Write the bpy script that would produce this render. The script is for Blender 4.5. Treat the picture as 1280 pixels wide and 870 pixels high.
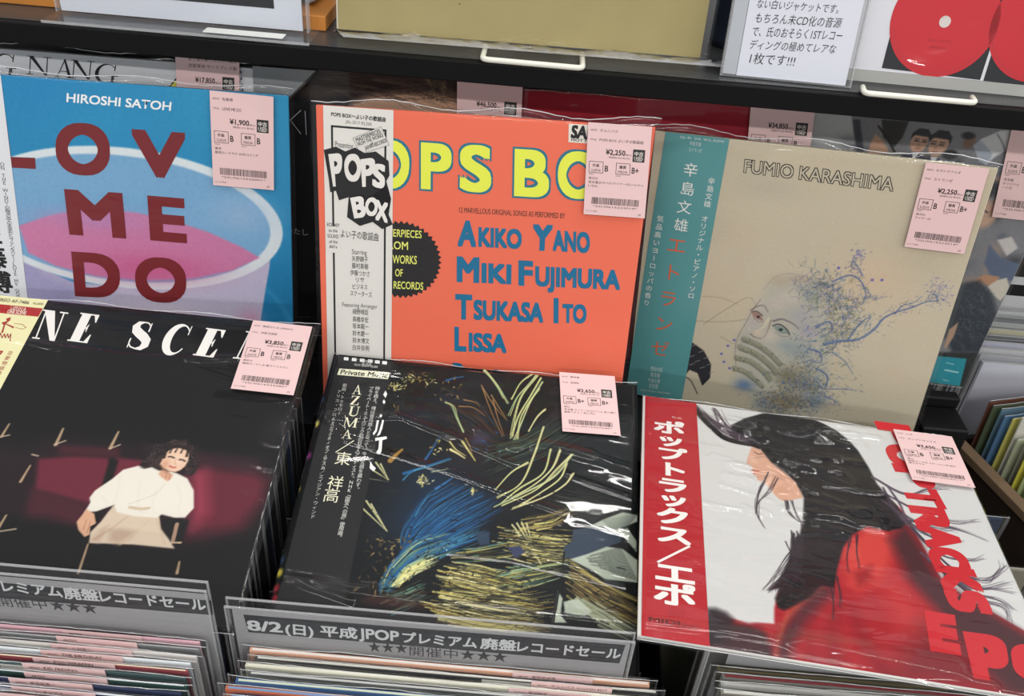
import bpy, math, random
import numpy as np
from mathutils import Matrix, Vector

random.seed(7)
for o in list(bpy.data.objects):
    bpy.data.objects.remove(o, do_unlink=True)
sc = bpy.context.scene
C = sc.collection

# ---------------------------------------------------------------- camera, world, lights, exposure
cam_d = bpy.data.cameras.new('camera')
cam_d.sensor_width = 36.0
cam_d.lens = 1118.85 * 36.0 / 1280.0
cam_d.clip_start = 0.02
cam = bpy.data.objects.new('camera', cam_d)
C.objects.link(cam)
cam.matrix_world = Matrix([[0.996198, -0.087118, -0.0, 0.0], [0.050227, 0.574346, -0.81707, 0.0], [0.071181, 0.813964, 0.576538, 1.5], [0, 0, 0, 1]])
sc.camera = cam

sc.view_settings.view_transform = 'Standard'
sc.view_settings.look = 'None'
sc.view_settings.gamma = 1.0
sc.view_settings.use_curve_mapping = False
sc.view_settings.exposure = -0.20

world = bpy.data.worlds.new('shop_air')
sc.world = world
world.use_nodes = True
world.node_tree.nodes['Background'].inputs[0].default_value = (0.93, 0.97, 1.0, 1)
world.node_tree.nodes['Background'].inputs[1].default_value = 0.50

def lamp(name, x, y, z, sx, sy, power):
    d = bpy.data.lights.new(name, 'AREA')
    d.shape = 'RECTANGLE'; d.size = sx; d.size_y = sy; d.energy = power
    d.color = (1.0, 0.975, 0.94)
    o = bpy.data.objects.new(name, d); C.objects.link(o)
    o.location = (x, y, z)
    return o
# ceiling tubes of the shop, 2.6 m up in rows along the aisle, plus lights added for effect
for x in (-1.9, -0.1):
    lamp('overhead_light', x, 0.05, 2.6, 1.2, 0.10, 5)
for y in (0.45, 0.70, 0.95):
    lamp('overhead_light', 1.08, y, 2.6, 1.2, 0.05, 5.5)  # added to draw glare on the crumpled film of the red coat sleeve
lamp('glare_strip', -0.44, 1.14, 2.6, 0.30, 0.04, 1.2)  # short strip added for a glare spot on the feathery sleeve's film
lamp('glare_strip', 0.32, 0.97, 2.6, 0.25, 0.04, 1.6)  # another added strip, for glints at the right of that film
lamp('overhead_light', -1.7, 1.95, 2.6, 1.2, 0.10, 5)
for x in (-1.3, 0.5, 2.2):
    lamp('overhead_light', x, -1.3, 2.6, 1.2, 0.12, 27)
for x in (-1.6, 0.3, 2.2):
    lamp('overhead_light', x, -3.8, 2.6, 1.2, 0.15, 50)  # far row added as low fill for the sleeves under the shelf

# ---------------------------------------------------------------- materials
def lin(c):
    c = np.asarray(c, float) / 255.0
    return np.where(c <= 0.04045, c / 12.92, ((c + 0.055) / 1.055) ** 2.4)

MATS = {}
def mat(rgb, rough=0.55, metal=0.0, noise=0.0, nscale=60, spec=0.25, name=None):
    key = (tuple(rgb), rough, metal, noise, nscale, spec)
    if key in MATS: return MATS[key]
    m = bpy.data.materials.new(name or 'paint_%d_%d_%d' % tuple(int(t) for t in rgb))
    m.use_nodes = True
    nt = m.node_tree; b = nt.nodes['Principled BSDF']
    l = lin(rgb)
    b.inputs['Base Color'].default_value = (*l, 1)
    b.inputs['Roughness'].default_value = rough
    b.inputs['Metallic'].default_value = metal
    b.inputs['Specular IOR Level'].default_value = spec
    if noise:
        tc = nt.nodes.new('ShaderNodeTexCoord'); n = nt.nodes.new('ShaderNodeTexNoise')
        n.inputs['Scale'].default_value = nscale; n.inputs['Detail'].default_value = 6
        nt.links.new(tc.outputs['Object'], n.inputs['Vector'])
        mx = nt.nodes.new('ShaderNodeMix'); mx.data_type = 'RGBA'
        mx.inputs[6].default_value = (*(l * (1 - noise)), 1); mx.inputs[7].default_value = (*np.minimum(1, l * (1 + noise)), 1)
        nt.links.new(n.outputs['Fac'], mx.inputs[0]); nt.links.new(mx.outputs[2], b.inputs['Base Color'])
    MATS[key] = m
    return m

def print_mat():
    m = bpy.data.materials.new('printed_card'); m.use_nodes = True
    nt = m.node_tree; b = nt.nodes['Principled BSDF']
    a = nt.nodes.new('ShaderNodeAttribute'); a.attribute_name = 'ink'
    nt.links.new(a.outputs['Color'], b.inputs['Base Color'])
    b.inputs['Roughness'].default_value = 0.5; b.inputs['Specular IOR Level'].default_value = 0.12
    return m
PRINT = print_mat()

def plastic_mat(name, bump=0.25, rough=0.06, haze=0.03, scale=28.0, gain=1.0):
    m = bpy.data.materials.new(name); m.use_nodes = True
    nt = m.node_tree; nt.nodes.clear()
    out = nt.nodes.new('ShaderNodeOutputMaterial')
    tr = nt.nodes.new('ShaderNodeBsdfTransparent'); gl = nt.nodes.new('ShaderNodeBsdfGlossy')
    di = nt.nodes.new('ShaderNodeBsdfDiffuse')
    gl.inputs['Roughness'].default_value = rough
    di.inputs['Color'].default_value = (0.85, 0.86, 0.88, 1)
    fr = nt.nodes.new('ShaderNodeFresnel')
    geo = nt.nodes.new('ShaderNodeNewGeometry'); ior = nt.nodes.new('ShaderNodeMapRange')   # a thin film: same gloss seen from either side
    ior.inputs['To Min'].default_value = 1.45; ior.inputs['To Max'].default_value = 1 / 1.45
    nt.links.new(geo.outputs['Backfacing'], ior.inputs['Value']); nt.links.new(ior.outputs['Result'], fr.inputs['IOR'])
    tc = nt.nodes.new('ShaderNodeTexCoord'); mp = nt.nodes.new('ShaderNodeMapping')
    mp.inputs['Scale'].default_value = (0.55, 1.7, 1.0)
    nz = nt.nodes.new('ShaderNodeTexNoise'); nz.inputs['Scale'].default_value = scale
    nz.inputs['Detail'].default_value = 2.5; nz.inputs['Distortion'].default_value = 0.8
    bp = nt.nodes.new('ShaderNodeBump'); bp.inputs['Strength'].default_value = bump; bp.inputs['Distance'].default_value = 0.004
    mu = nt.nodes.new('ShaderNodeMath'); mu.operation = 'MULTIPLY'; mu.inputs[1].default_value = gain
    mx = nt.nodes.new('ShaderNodeMixShader'); m2 = nt.nodes.new('ShaderNodeMixShader')
    m2.inputs[0].default_value = haze
    L = nt.links.new
    L(tc.outputs['Object'], mp.inputs['Vector']); L(mp.outputs['Vector'], nz.inputs['Vector'])
    L(nz.outputs['Fac'], bp.inputs['Height']); L(bp.outputs['Normal'], gl.inputs['Normal']); L(bp.outputs['Normal'], gl.inputs['Normal'])
    L(fr.outputs[0], mu.inputs[0]); L(mu.outputs[0], mx.inputs[0])
    L(tr.outputs[0], m2.inputs[1]); L(di.outputs[0], m2.inputs[2])
    L(m2.outputs[0], mx.inputs[1]); L(gl.outputs[0], mx.inputs[2]); L(mx.outputs[0], out.inputs['Surface'])
    return m
PLASTIC = plastic_mat('clear_plastic', 0.22, 0.08, 0.008, gain=.75)
PLASTIC_CRISP = plastic_mat('crinkled_plastic', 0.32, 0.05, 0.006, 22.0)
PLASTIC_SOFT = plastic_mat('rippled_plastic', 0.20, 0.05, 0.006, 16.0)
PLASTIC_EDGE = plastic_mat('plastic_fold', 0.3, 0.12, 0.38, 60.0, 2.2)
ACRYLIC = plastic_mat('acrylic', 0.0, 0.04, 0.012, gain=.55)
ACRYLIC_EDGE = plastic_mat('acrylic_edge', 0.0, 0.1, 0.22)

BLACK = mat((20, 20, 21), 0.45)
PINK = (226, 193, 192)
INK = (38, 36, 38)

# ---------------------------------------------------------------- mesh helpers
class MB:
    """collects polygons with a material each; build() links them as one mesh object"""
    def __init__(self): self.v = []; self.f = []; self.m = []; self.mats = []; self.smooth = []
    def mi(self, m):
        if m not in self.mats: self.mats.append(m)
        return self.mats.index(m)
    def add(self, verts, faces, m, smooth=False):
        k = len(self.v); self.v += [tuple(map(float, p)) for p in verts]
        i = self.mi(m)
        for f in faces: self.f.append(tuple(k + j for j in f)); self.m.append(i); self.smooth.append(smooth)
    def box(self, x0, y0, z0, x1, y1, z1, m):
        P = [(x0,y0,z0),(x1,y0,z0),(x1,y1,z0),(x0,y1,z0),(x0,y0,z1),(x1,y0,z1),(x1,y1,z1),(x0,y1,z1)]
        self.add(P, [(3,2,1,0),(4,5,6,7),(0,1,5,4),(1,2,6,5),(2,3,7,6),(3,0,4,7)], m)
    def bevbox(self, x0, y0, z0, x1, y1, z1, m, b=0.002):
        import bmesh
        bm = bmesh.new(); bmesh.ops.create_cube(bm, size=1.0)
        for q in bm.verts:
            q.co = Vector(((x0+x1)/2 + q.co.x*(x1-x0), (y0+y1)/2 + q.co.y*(y1-y0), (z0+z1)/2 + q.co.z*(z1-z0)))
        bmesh.ops.bevel(bm, geom=bm.edges[:], offset=b, segments=2, affect='EDGES', profile=0.5)
        bm.verts.index_update()
        self.add([q.co for q in bm.verts], [[q.index for q in f.verts] for f in bm.faces], m); bm.free()
    def tube(self, pts, r, m, n=10, cap=True):
        pts = [Vector(p) for p in pts]; rings = []
        t0 = (pts[1] - pts[0]).normalized()
        up = Vector((0,0,1)) if abs(t0.z) < 0.9 else Vector((1,0,0))
        a = t0.cross(up).normalized()
        V = []
        for i, p in enumerate(pts):
            t = (pts[min(i+1, len(pts)-1)] - pts[max(i-1, 0)]).normalized()
            a = (a - t * a.dot(t)).normalized(); b = t.cross(a)
            rr = r[i] if isinstance(r, (list, tuple)) else r
            for k in range(n):
                w = 2 * math.pi * k / n
                V.append(p + (a * math.cos(w) + b * math.sin(w)) * rr)
        F = [(i*n+k, i*n+(k+1) % n, (i+1)*n+(k+1) % n, (i+1)*n+k) for i in range(len(pts)-1) for k in range(n)]
        if cap: F += [tuple(range(n-1, -1, -1)), tuple((len(pts)-1)*n+k for k in range(n))]
        self.add(V, F, m, True)
    def build(self, name, parent=None):
        me = bpy.data.meshes.new(name); me.from_pydata(self.v, [], self.f)
        for m in self.mats: me.materials.append(m)
        me.polygons.foreach_set('material_index', self.m)
        me.polygons.foreach_set('use_smooth', self.smooth)
        me.update()
        o = bpy.data.objects.new(name, me); C.objects.link(o)
        if parent is not None: o.parent = parent
        return o

def tag_obj(o, label, cat, group=None):
    o['label'] = label; o['category'] = cat
    if group: o['group'] = group
    return o
def empty(name, mtx, label, cat, group=None):
    o = bpy.data.objects.new(name, None); C.objects.link(o)
    o.empty_display_size = 0.03; o.matrix_world = mtx
    return tag_obj(o, label, cat, group)

S = 0.315            # a 12-inch sleeve
def sleeve_matrix(fr):
    """frame (top-left corner, right, down) -> matrix of the sleeve's base: x right, y up the card, z out of its face"""
    o, u, v = (Vector(t) for t in fr)
    u.normalize(); v = (v - u * v.dot(u)).normalized(); n = u.cross(-v)
    b = o + u * (S / 2) + v * S
    return Matrix(((u.x, -v.x, n.x, b.x), (u.y, -v.y, n.y, b.y), (u.z, -v.z, n.z, b.z), (0, 0, 0, 1)))
def L3(p, z=0.0, s=S):        # card millimetres (right, down from the top-left corner) -> sleeve coordinates
    return (p[0] / 1000 - s / 2, s - p[1] / 1000, z)

# ---------------------------------------------------------------- lettering
_tc = bpy.data.curves.new('lettering', 'FONT'); _to = bpy.data.objects.new('lettering', _tc)
C.objects.link(_to)
_GC = {}
def glyphs(text, bold=0.0, res=3):
    """flat outline of a text: points (x, y, layer height) and faces"""
    if bold <= 0.0145 and any(ord(c) > 0x2e80 for c in text): bold = 0.0
    key = (text, bold, res)
    if key in _GC: return _GC[key]
    if bold > 0.0145 or (bold and 'M' in text):      # heavy weights: the glyph laid around itself in a ring, a hair apart
        base = 0.0
        co, F = glyphs(text, base, res); V, FF = [], []; r = bold - base; n = 4 if bold < .015 else 8 if bold < .05 else 12
        ring = [(-1,-1), (1,-1), (1,1), (-1,1)] + ([(0,-1), (1,0), (0,1), (-1,0)] if n > 4 else []) + ([(-.5,-.5), (.5,-.5), (.5,.5), (-.5,.5), (0,0)] if bold > .04 else [])
        for i, (dx, dy) in enumerate(ring):
            FF += [tuple(j + i * len(co) for j in f) for f in F]; V.append(co + np.array((dx * r * .85, dy * r * .85, 5e-6 * i)))
        _GC[key] = (np.vstack(V), FF) if len(co) else (co, F)
        return _GC[key]
    _tc.body = text; _tc.offset = bold; _tc.resolution_u = res
    dg = bpy.context.evaluated_depsgraph_get(); dg.update()
    me = bpy.data.meshes.new_from_object(_to.evaluated_get(dg))
    n = len(me.vertices); co = np.zeros(n * 3); me.vertices.foreach_get('co', co)
    co = co.reshape(-1, 3); co[:, 2] = 0
    _GC[key] = (co, [tuple(p.vertices) for p in me.polygons])
    bpy.data.meshes.remove(me)
    return _GC[key]
def is_cjk(t): return any(ord(c) > 0x2e80 for c in t)
def T(b, text, pts, col, bold=0.0, z=0.0003, res=3, h0=None, s=S, pad=0.0):
    """set a line of text: pts = baseline start, baseline end, top of capitals above the start (card mm)"""
    co, F = glyphs(text, bold, res)
    if len(co) == 0: return
    x0, x1 = co[:, 0].min() + pad, co[:, 0].max() - pad; cap = h0 or (0.80 if is_cjk(text) else 0.68)
    p0, p1, pt = (np.array(p, float) for p in pts)
    q = p0 + np.outer((co[:, 0] - x0) / (x1 - x0), p1 - p0) + np.outer(co[:, 1] / cap, pt - p0)
    b.add([L3(p, z + dz, s) for p, dz in zip(q, co[:, 2])], F, mat(col) if isinstance(col, tuple) else col)
def G(b, text, quad, col, bold=0.0, z=0.0003, res=6):
    """fit one glyph's box to a quad: top-left, top-right, bottom-left, bottom-right (card mm)"""
    co, F = glyphs(text, bold, res)
    a = (co[:, 0] - co[:, 0].min()) / np.ptp(co[:, 0]); c = (co[:, 1].max() - co[:, 1]) / np.ptp(co[:, 1])
    tl, tr, bl, br = (np.array(p, float) for p in quad)
    a = a[:, None]; c = c[:, None]
    q = tl * (1-a) * (1-c) + tr * a * (1-c) + bl * (1-a) * c + br * a * c
    b.add([L3(p, z + dz) for p, dz in zip(q, co[:, 2])], F, mat(col))
def VT(b, text, pts, size, col, bold=0.0, z=0.0003, wide=1.0, s=S):
    """vertical text: centres of the first and last characters (card mm), upright characters of the given size"""
    p0, p1 = (np.array(p, float) for p in pts); n = len(text)
    for i, ch in enumerate(text):
        if ch in ' 　': continue
        p = p0 + (p1 - p0) * (i / max(1, n - 1))
        co, F = glyphs(ch, bold, 3)
        if not len(co): continue
        if is_cjk(ch): x = co[:, 0] - 0.5; y = co[:, 1] - 0.38
        else: x = co[:, 0] - (co[:, 0].min() + co[:, 0].max()) / 2; y = co[:, 1] - 0.35
        if ch in 'ー〜～／・（）「」『』、。' and ch not in '／・':
            if ch in 'ー〜～（）「」『』': x, y = y, -x
            else: x = x + 0.55; y = y + 0.55
        q = np.stack([p[0] + x * size * wide, p[1] - y * size], 1)
        b.add([L3(t, z + dz, s) for t, dz in zip(q, co[:, 2])], F, mat(col))
def poly(b, pts, col, z=0.0002, s=S):
    b.add([L3(p, z, s) for p in pts], [tuple(range(len(pts)))], mat(col) if isinstance(col, tuple) else col)
def line(b, pts, w, col, z=0.00025, s=S, closed=False):
    pts = [np.array(p, float) for p in pts]
    if closed: pts = pts + [pts[0]]
    for p, q in zip(pts[:-1], pts[1:]):
        d = q - p; L = np.hypot(*d)
        if L < 1e-6: continue
        d /= L; nn = np.array((-d[1], d[0])) * w / 2; e = d * w / 2
        poly(b, [p - e + nn, q + e + nn, q + e - nn, p - e - nn], col, z, s)
def ell(c, rx, ry, n=40, a0=0, a1=360, rot=0):
    r = math.radians(rot); out = []
    for i in range(n):
        t = math.radians(a0 + (a1 - a0) * i / (n - 1 if a1 - a0 < 360 else n))
        x, y = rx * math.cos(t), ry * math.sin(t)
        out.append((c[0] + x * math.cos(r) - y * math.sin(r), c[1] + x * math.sin(r) + y * math.cos(r)))
    return out

# a high-contrast serif face, drawn in a unit box (x right, y up)
def arc_band(path, ws):
    path = [np.array(p, float) for p in path]; Lf, Rt = [], []
    for i, p in enumerate(path):
        t = path[min(i+1, len(path)-1)] - path[max(i-1, 0)]; t /= np.hypot(*t); nn = np.array((-t[1], t[0]))
        Lf.append(p + nn * ws[i] / 2); Rt.append(p - nn * ws[i] / 2)
    return [[tuple(Lf[i]), tuple(Lf[i+1]), tuple(Rt[i+1]), tuple(Rt[i])] for i in range(len(path)-1)]
def serif(ch, k=0.16, t=0.035):
    R = lambda x0, y0, x1, y1: [(x0,y0),(x1,y0),(x1,y1),(x0,y1)]
    el = lambda cx, cy, rx, ry, a0, a1, n=28: [(cx + rx*math.cos(math.radians(a0+(a1-a0)*i/(n-1))), cy + ry*math.sin(math.radians(a0+(a1-a0)*i/(n-1)))) for i in range(n)]
    if ch == 'N': return [R(.10,0,.10+t,1), R(.70,0,.70+t,1), [(.06,1),(.06+k*1.15,1),(.70+t,0),(.70+t-k*.55,0)], R(0,0,.25,t), R(.58,1-t,.86,1), R(0,1-t,.15,1)]
    if ch == 'A': return [[(.10,0),(.10+t,0),(.42+t,1),(.40,1)], [(.36,1),(.44,1),(.80,0),(.80-k*1.1,0)], R(.20,.32,.58,.32+t), R(0,0,.26,t), R(.54,0,.90,t)]
    if ch == 'E': return [R(.08,0,.08+k,1), R(0,0,.66,t), R(0,1-t,.64,1), R(.1,.5-t/2,.46,.5+t/2), [(.66,t),(.66,.3),(.63,.3),(.52,t)], [(.64,1-t),(.64,.72),(.61,.72),(.50,1-t)], [(.46,.35),(.46,.65),(.43,.6),(.40,.5),(.43,.4)]]
    if ch == 'S':
        pa = [(.56,.74),(.55,.88),(.45,.97),(.32,.98),(.17,.93),(.10,.79),(.15,.66),(.30,.55),(.45,.46),(.58,.34),(.59,.18),(.48,.05),(.32,.02),(.16,.06),(.07,.16),(.06,.30)]
        w = [t,t,t,t,k*.5,k*.85,k,k,k,k,k*.85,k*.5,t,t,t,t]
        return arc_band(pa, w) + [[(.53,.66),(.58,.66),(.58,.98),(.55,.98)], [(.05,.02),(.08,.02),(.09,.36),(.05,.36)]]
    if ch in 'CG':
        pa = el(.46,.5,.38,.49,40,325,40)
        w = [t + (k - t) * max(0, math.sin(math.pi * (i - 5) / 30)) ** 1.3 if 5 <= i <= 35 else t for i in range(40)]
        out = arc_band(pa, w) + [[(.74,.68),(.78,.68),(.78,.99),(.75,.99)]]
        if ch == 'G': out += [R(.66,.05,.66+k*.8,.42), R(.54,.42-t,.92,.42)]
        return out
    if ch == 'U': return [R(.12,.25,.12+k,1), R(.66,.25,.66+t,1), R(.02,1-t,.38,1), R(.56,1-t,.80,1)] + arc_band(el(.40+k*.1,.27,.27-k*.1,.25,180,360,16), [k - (k - t) * i / 15 for i in range(16)])
    if ch == 'M': return [R(.10,0,.10+t,1), R(.80,0,.80+k,1), [(.08,1),(.08+k,1),(.50+t,0),(.46,0)], [(.82,1),(.82+t,1),(.50+t,0),(.47,0)], R(0,0,.24,t), R(.72,0,1.04,t), R(0,1-t,.2,1), R(.84,1-t,1.04,1)]
    if ch == 'Z': return [R(.06,1-t,.70,1), R(.04,0,.72,t), [(.50,1),(.70,1),(.25,0),(.04,0)], [(.06,1),(.06,.74),(.09,.74),(.16,1)], [(.72,0),(.72,.28),(.69,.28),(.60,0)]]
    return []
def SF(b, ch, pts, col, k=0.16, t=0.035, z=0.0003):
    """serif capital: baseline start, baseline point one width to the right, top above the start"""
    p0, p1, pt = (np.array(p, float) for p in pts)
    for i, q in enumerate(serif(ch, k, t)):
        poly(b, [p0 + (p1 - p0) * x + (pt - p0) * y for x, y in q], col, z + i * 4e-6)

# ---------------------------------------------------------------- printed pictures (ink colours per point of the card)
class Canvas:
    def __init__(self, rgb, k=1.3, w=315, h=315):
        self.k = k; self.w = int(w * k); self.h = int(h * k)
        self.a = np.ones((self.h, self.w, 3)) * np.array(rgb, float)
        yy, xx = np.mgrid[0:self.h, 0:self.w]; self.X = (xx + .5) / k; self.Y = (yy + .5) / k
    def win(self, x0, y0, x1, y1):
        k = self.k
        return (slice(max(0, int(y0*k)), max(0, min(self.h, int(y1*k)+2))), slice(max(0, int(x0*k)), max(0, min(self.w, int(x1*k)+2))))
    def put(self, w, m, rgb):
        m = np.clip(m, 0, 1)[..., None]
        self.a[w] = self.a[w] * (1 - m) + np.array(rgb, float) * m
    def poly(self, P, rgb, alpha=1.0, soft=0.0):
        P = np.array(P, float); g = soft * 2 + 1
        w = self.win(P[:,0].min()-g, P[:,1].min()-g, P[:,0].max()+g, P[:,1].max()+g); X, Y = self.X[w], self.Y[w]
        if X.size == 0: return
        ins = np.zeros(X.shape, bool); dist = np.full(X.shape, 1e9); n = len(P)
        for i in range(n):
            (xa, ya), (xb, yb) = P[i], P[(i+1) % n]
            if ya != yb:
                c = ((ya > Y) != (yb > Y)) & (X < (xb-xa) * (Y-ya) / (yb-ya) + xa); ins ^= c
            d2 = (xb-xa)**2 + (yb-ya)**2 + 1e-9
            t = np.clip(((X-xa)*(xb-xa) + (Y-ya)*(yb-ya)) / d2, 0, 1)
            dist = np.minimum(dist, np.hypot(X-xa-t*(xb-xa), Y-ya-t*(yb-ya)))
        sd = np.where(ins, dist, -dist); e = max(soft, 0.4)
        self.put(w, alpha * np.clip(sd / (2*e) + .5, 0, 1), rgb)
    def stroke(self, P, w0, rgb, alpha=1.0, w1=None, soft=0.35, smooth=True):
        P = np.array(P, float); w1 = w0 if w1 is None else w1
        if smooth and len(P) > 2:
            Q = np.vstack([2*P[0]-P[1], P, 2*P[-1]-P[-2]]); out = []
            for i in range(1, len(Q)-2):
                for t in np.linspace(0, 1, 6, endpoint=False):
                    a, b_, c, d = Q[i-1], Q[i], Q[i+1], Q[i+2]
                    out.append(.5*((2*b_) + (c-a)*t + (2*a-5*b_+4*c-d)*t*t + (3*b_-a-3*c+d)*t**3))
            out.append(P[-1]); P = np.array(out)
        g = max(w0, w1) + soft*2 + 1
        w = self.win(P[:,0].min()-g, P[:,1].min()-g, P[:,0].max()+g, P[:,1].max()+g); X, Y = self.X[w], self.Y[w]
        if X.size == 0: return
        m = np.zeros(X.shape); n = len(P) - 1
        for i in range(n):
            (xa, ya), (xb, yb) = P[i], P[i+1]; d2 = (xb-xa)**2 + (yb-ya)**2 + 1e-9
            t = np.clip(((X-xa)*(xb-xa) + (Y-ya)*(yb-ya)) / d2, 0, 1)
            d = np.hypot(X-xa-t*(xb-xa), Y-ya-t*(yb-ya)); ww = (w0 + (w1-w0) * (i + t) / n) / 2
            m = np.maximum(m, np.clip((ww - d) / (2*soft) + .5, 0, 1) * np.clip(ww / .25 + .3, 0, 1))
        self.put(w, m * alpha, rgb)
    def blob(self, c, rx, ry, rgb, alpha=1.0, rot=0.0, hard=0.0):
        g = max(rx, ry) * (1.1 if hard else 2.4); w = self.win(c[0]-g, c[1]-g, c[0]+g, c[1]+g); X, Y = self.X[w]-c[0], self.Y[w]-c[1]
        if X.size == 0: return
        r = math.radians(rot); x = (X*math.cos(r) + Y*math.sin(r)) / rx; y = (-X*math.sin(r) + Y*math.cos(r)) / ry
        d = np.sqrt(x*x + y*y)
        m = np.clip((1 - d) / max(1e-3, 1 - hard) , 0, 1) if hard else np.exp(-d*d*1.4)
        self.put(w, m * alpha, rgb)
    def grain(self, amp, cell=1, seed=1):
        r = np.random.RandomState(seed); hh, ww = self.h // cell + 2, self.w // cell + 2
        n = r.randn(hh, ww); n = np.kron(n, np.ones((cell, cell)))[:self.h, :self.w]
        self.a = np.clip(self.a + n[..., None] * amp, 0, 255)

def add_canvas(b, cv, x0=0.0, y0=0.0, z=0.0, s=S):
    """lay the printed picture on the card as a fine grid of coloured points"""
    b.canvas = (cv, x0, y0, z, s)

def build_card(name, b, parent):
    """cover mesh: card box, lettering layers and, when present, the fine printed grid"""
    if not hasattr(b, 'canvas'): return b.build(name, parent)
    cv, x0, y0, z, s = b.canvas
    h, w = cv.h, cv.w
    xs = (x0 + np.linspace(0, w / cv.k, w)) / 1000 - s/2; ys = s - (y0 + np.linspace(0, h / cv.k, h)) / 1000
    gx, gy = np.meshgrid(xs, ys); gv = np.stack([gx, gy, np.full_like(gx, z)], -1).reshape(-1, 3)
    idx = np.arange(h * w).reshape(h, w)
    gf = np.stack([idx[1:, :-1], idx[1:, 1:], idx[:-1, 1:], idx[:-1, :-1]], -1).reshape(-1, 4)
    nb = len(b.v); nv = nb + len(gv)
    co = np.vstack([np.array(b.v, float).reshape(-1, 3), gv])
    loops = [i for f in b.f for i in f]; tot = [len(f) for f in b.f]
    loops = np.concatenate([np.array(loops, np.int32), (gf + nb).reshape(-1).astype(np.int32)])
    tot = np.concatenate([np.array(tot, np.int32), np.full(len(gf), 4, np.int32)])
    start = np.concatenate([[0], np.cumsum(tot)[:-1]]).astype(np.int32)
    me = bpy.data.meshes.new(name)
    me.vertices.add(nv); me.vertices.foreach_set('co', co.reshape(-1))
    me.loops.add(len(loops)); me.loops.foreach_set('vertex_index', loops)
    me.polygons.add(len(tot)); me.polygons.foreach_set('loop_start', start)
    for m in b.mats: me.materials.append(m)
    me.materials.append(PRINT)
    me.polygons.foreach_set('material_index', np.concatenate([np.array(b.m, np.int32), np.full(len(gf), len(b.mats), np.int32)]))
    me.update(calc_edges=True); me.validate()
    col = me.attributes.new('ink', 'FLOAT_COLOR', 'POINT')
    rgba = np.ones((nv, 4)); rgba[nb:, :3] = lin(cv.a.reshape(-1, 3))
    col.data.foreach_set('color', rgba.reshape(-1))
    o = bpy.data.objects.new(name, me); C.objects.link(o); o.parent = parent
    return o

# ---------------------------------------------------------------- sleeves, tags, bags
def card(rgb, th=0.004, s=S, edge=None):
    b = MB(); b.box(-s/2, 0, -th, s/2, s, 0, mat(rgb))
    if edge: b.box(-s/2 - 0.0004, 0.0006, -th + 0.0002, -s/2, s - 0.0006, -0.0002, mat(edge))
    return b

def bag(parent, w=0.325, h=0.325, y0=-0.004, z=0.0012, amp=0.0006, folds=(), seed=1, m=None, n=130, lip=True, s=S, xo=0.0, depth=0.0045, top_wave=0.002):
    """clear plastic outer sleeve: a wrinkled sheet over the card, turned back at its rims, with its lip and seam as folded edges"""
    r = np.random.RandomState(seed)
    u = np.linspace(0, 1, n); X, Y = np.meshgrid(u * w - w/2 + xo, y0 + u * h)
    Z = np.full_like(X, z)
    for i in range(9):
        a = r.uniform(0, math.pi); fx = r.uniform(8, 40); ph = r.uniform(0, 6.3)
        Z += amp * .33 * np.sin((X*math.cos(a)*.6 + Y*math.sin(a)*1.4) * fx * 2 + ph)
    Z = np.maximum(Z, 0.0009)
    for (P, hh, ww) in folds:
        P = [np.array(L3(p, 0, s)[:2]) for p in P]; D = np.full(X.shape, 9.0)
        for p, q in zip(P[:-1], P[1:]):
            d = q - p; t = np.clip(((X-p[0])*d[0] + (Y-p[1])*d[1]) / (d@d), 0, 1)
            D = np.minimum(D, np.hypot(X-p[0]-t*d[0], Y-p[1]-t*d[1]))
        Z += hh / 1000 * np.exp(-(D / (ww / 1000)) ** 2)
    edge = np.minimum(np.minimum(u, 1-u)[None, :] * w, np.minimum(u, 1-u)[:, None] * h)
    k = np.clip(edge / 0.005, 0, 1); Z = Z * k - depth * .5 * (1 - k)
    Y = Y + top_wave * np.sin(u[None, :] * 17 + seed) * (u[:, None] > .985)
    b = MB(); V = np.stack([X, Y, Z], -1).reshape(-1, 3)
    idx = np.arange(n*n).reshape(n, n)
    F = np.stack([idx[:-1, :-1], idx[:-1, 1:], idx[1:, 1:], idx[1:, :-1]], -1).reshape(-1, 4)
    b.add(V, [tuple(int(t) for t in f) for f in F], m or PLASTIC, True)
    if lip:
        row = [(X[-1, i], Y[-1, i] + 0.0004*math.sin(i*.9), Z[-1, i] + 0.0012) for i in range(0, n, 3)]
        b.tube(row, [0.00035 + 0.00025 * abs(math.sin(i * .37 + seed)) for i in range(len(row))], PLASTIC_EDGE, 6)
        row = [(X[0, i], Y[0, i] + 0.0015, Z[0, i] + 0.001) for i in range(0, n, 4)]
        b.tube(row, 0.00035, PLASTIC_EDGE, 6)
    return b.build('plastic_sleeve', parent)

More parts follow.
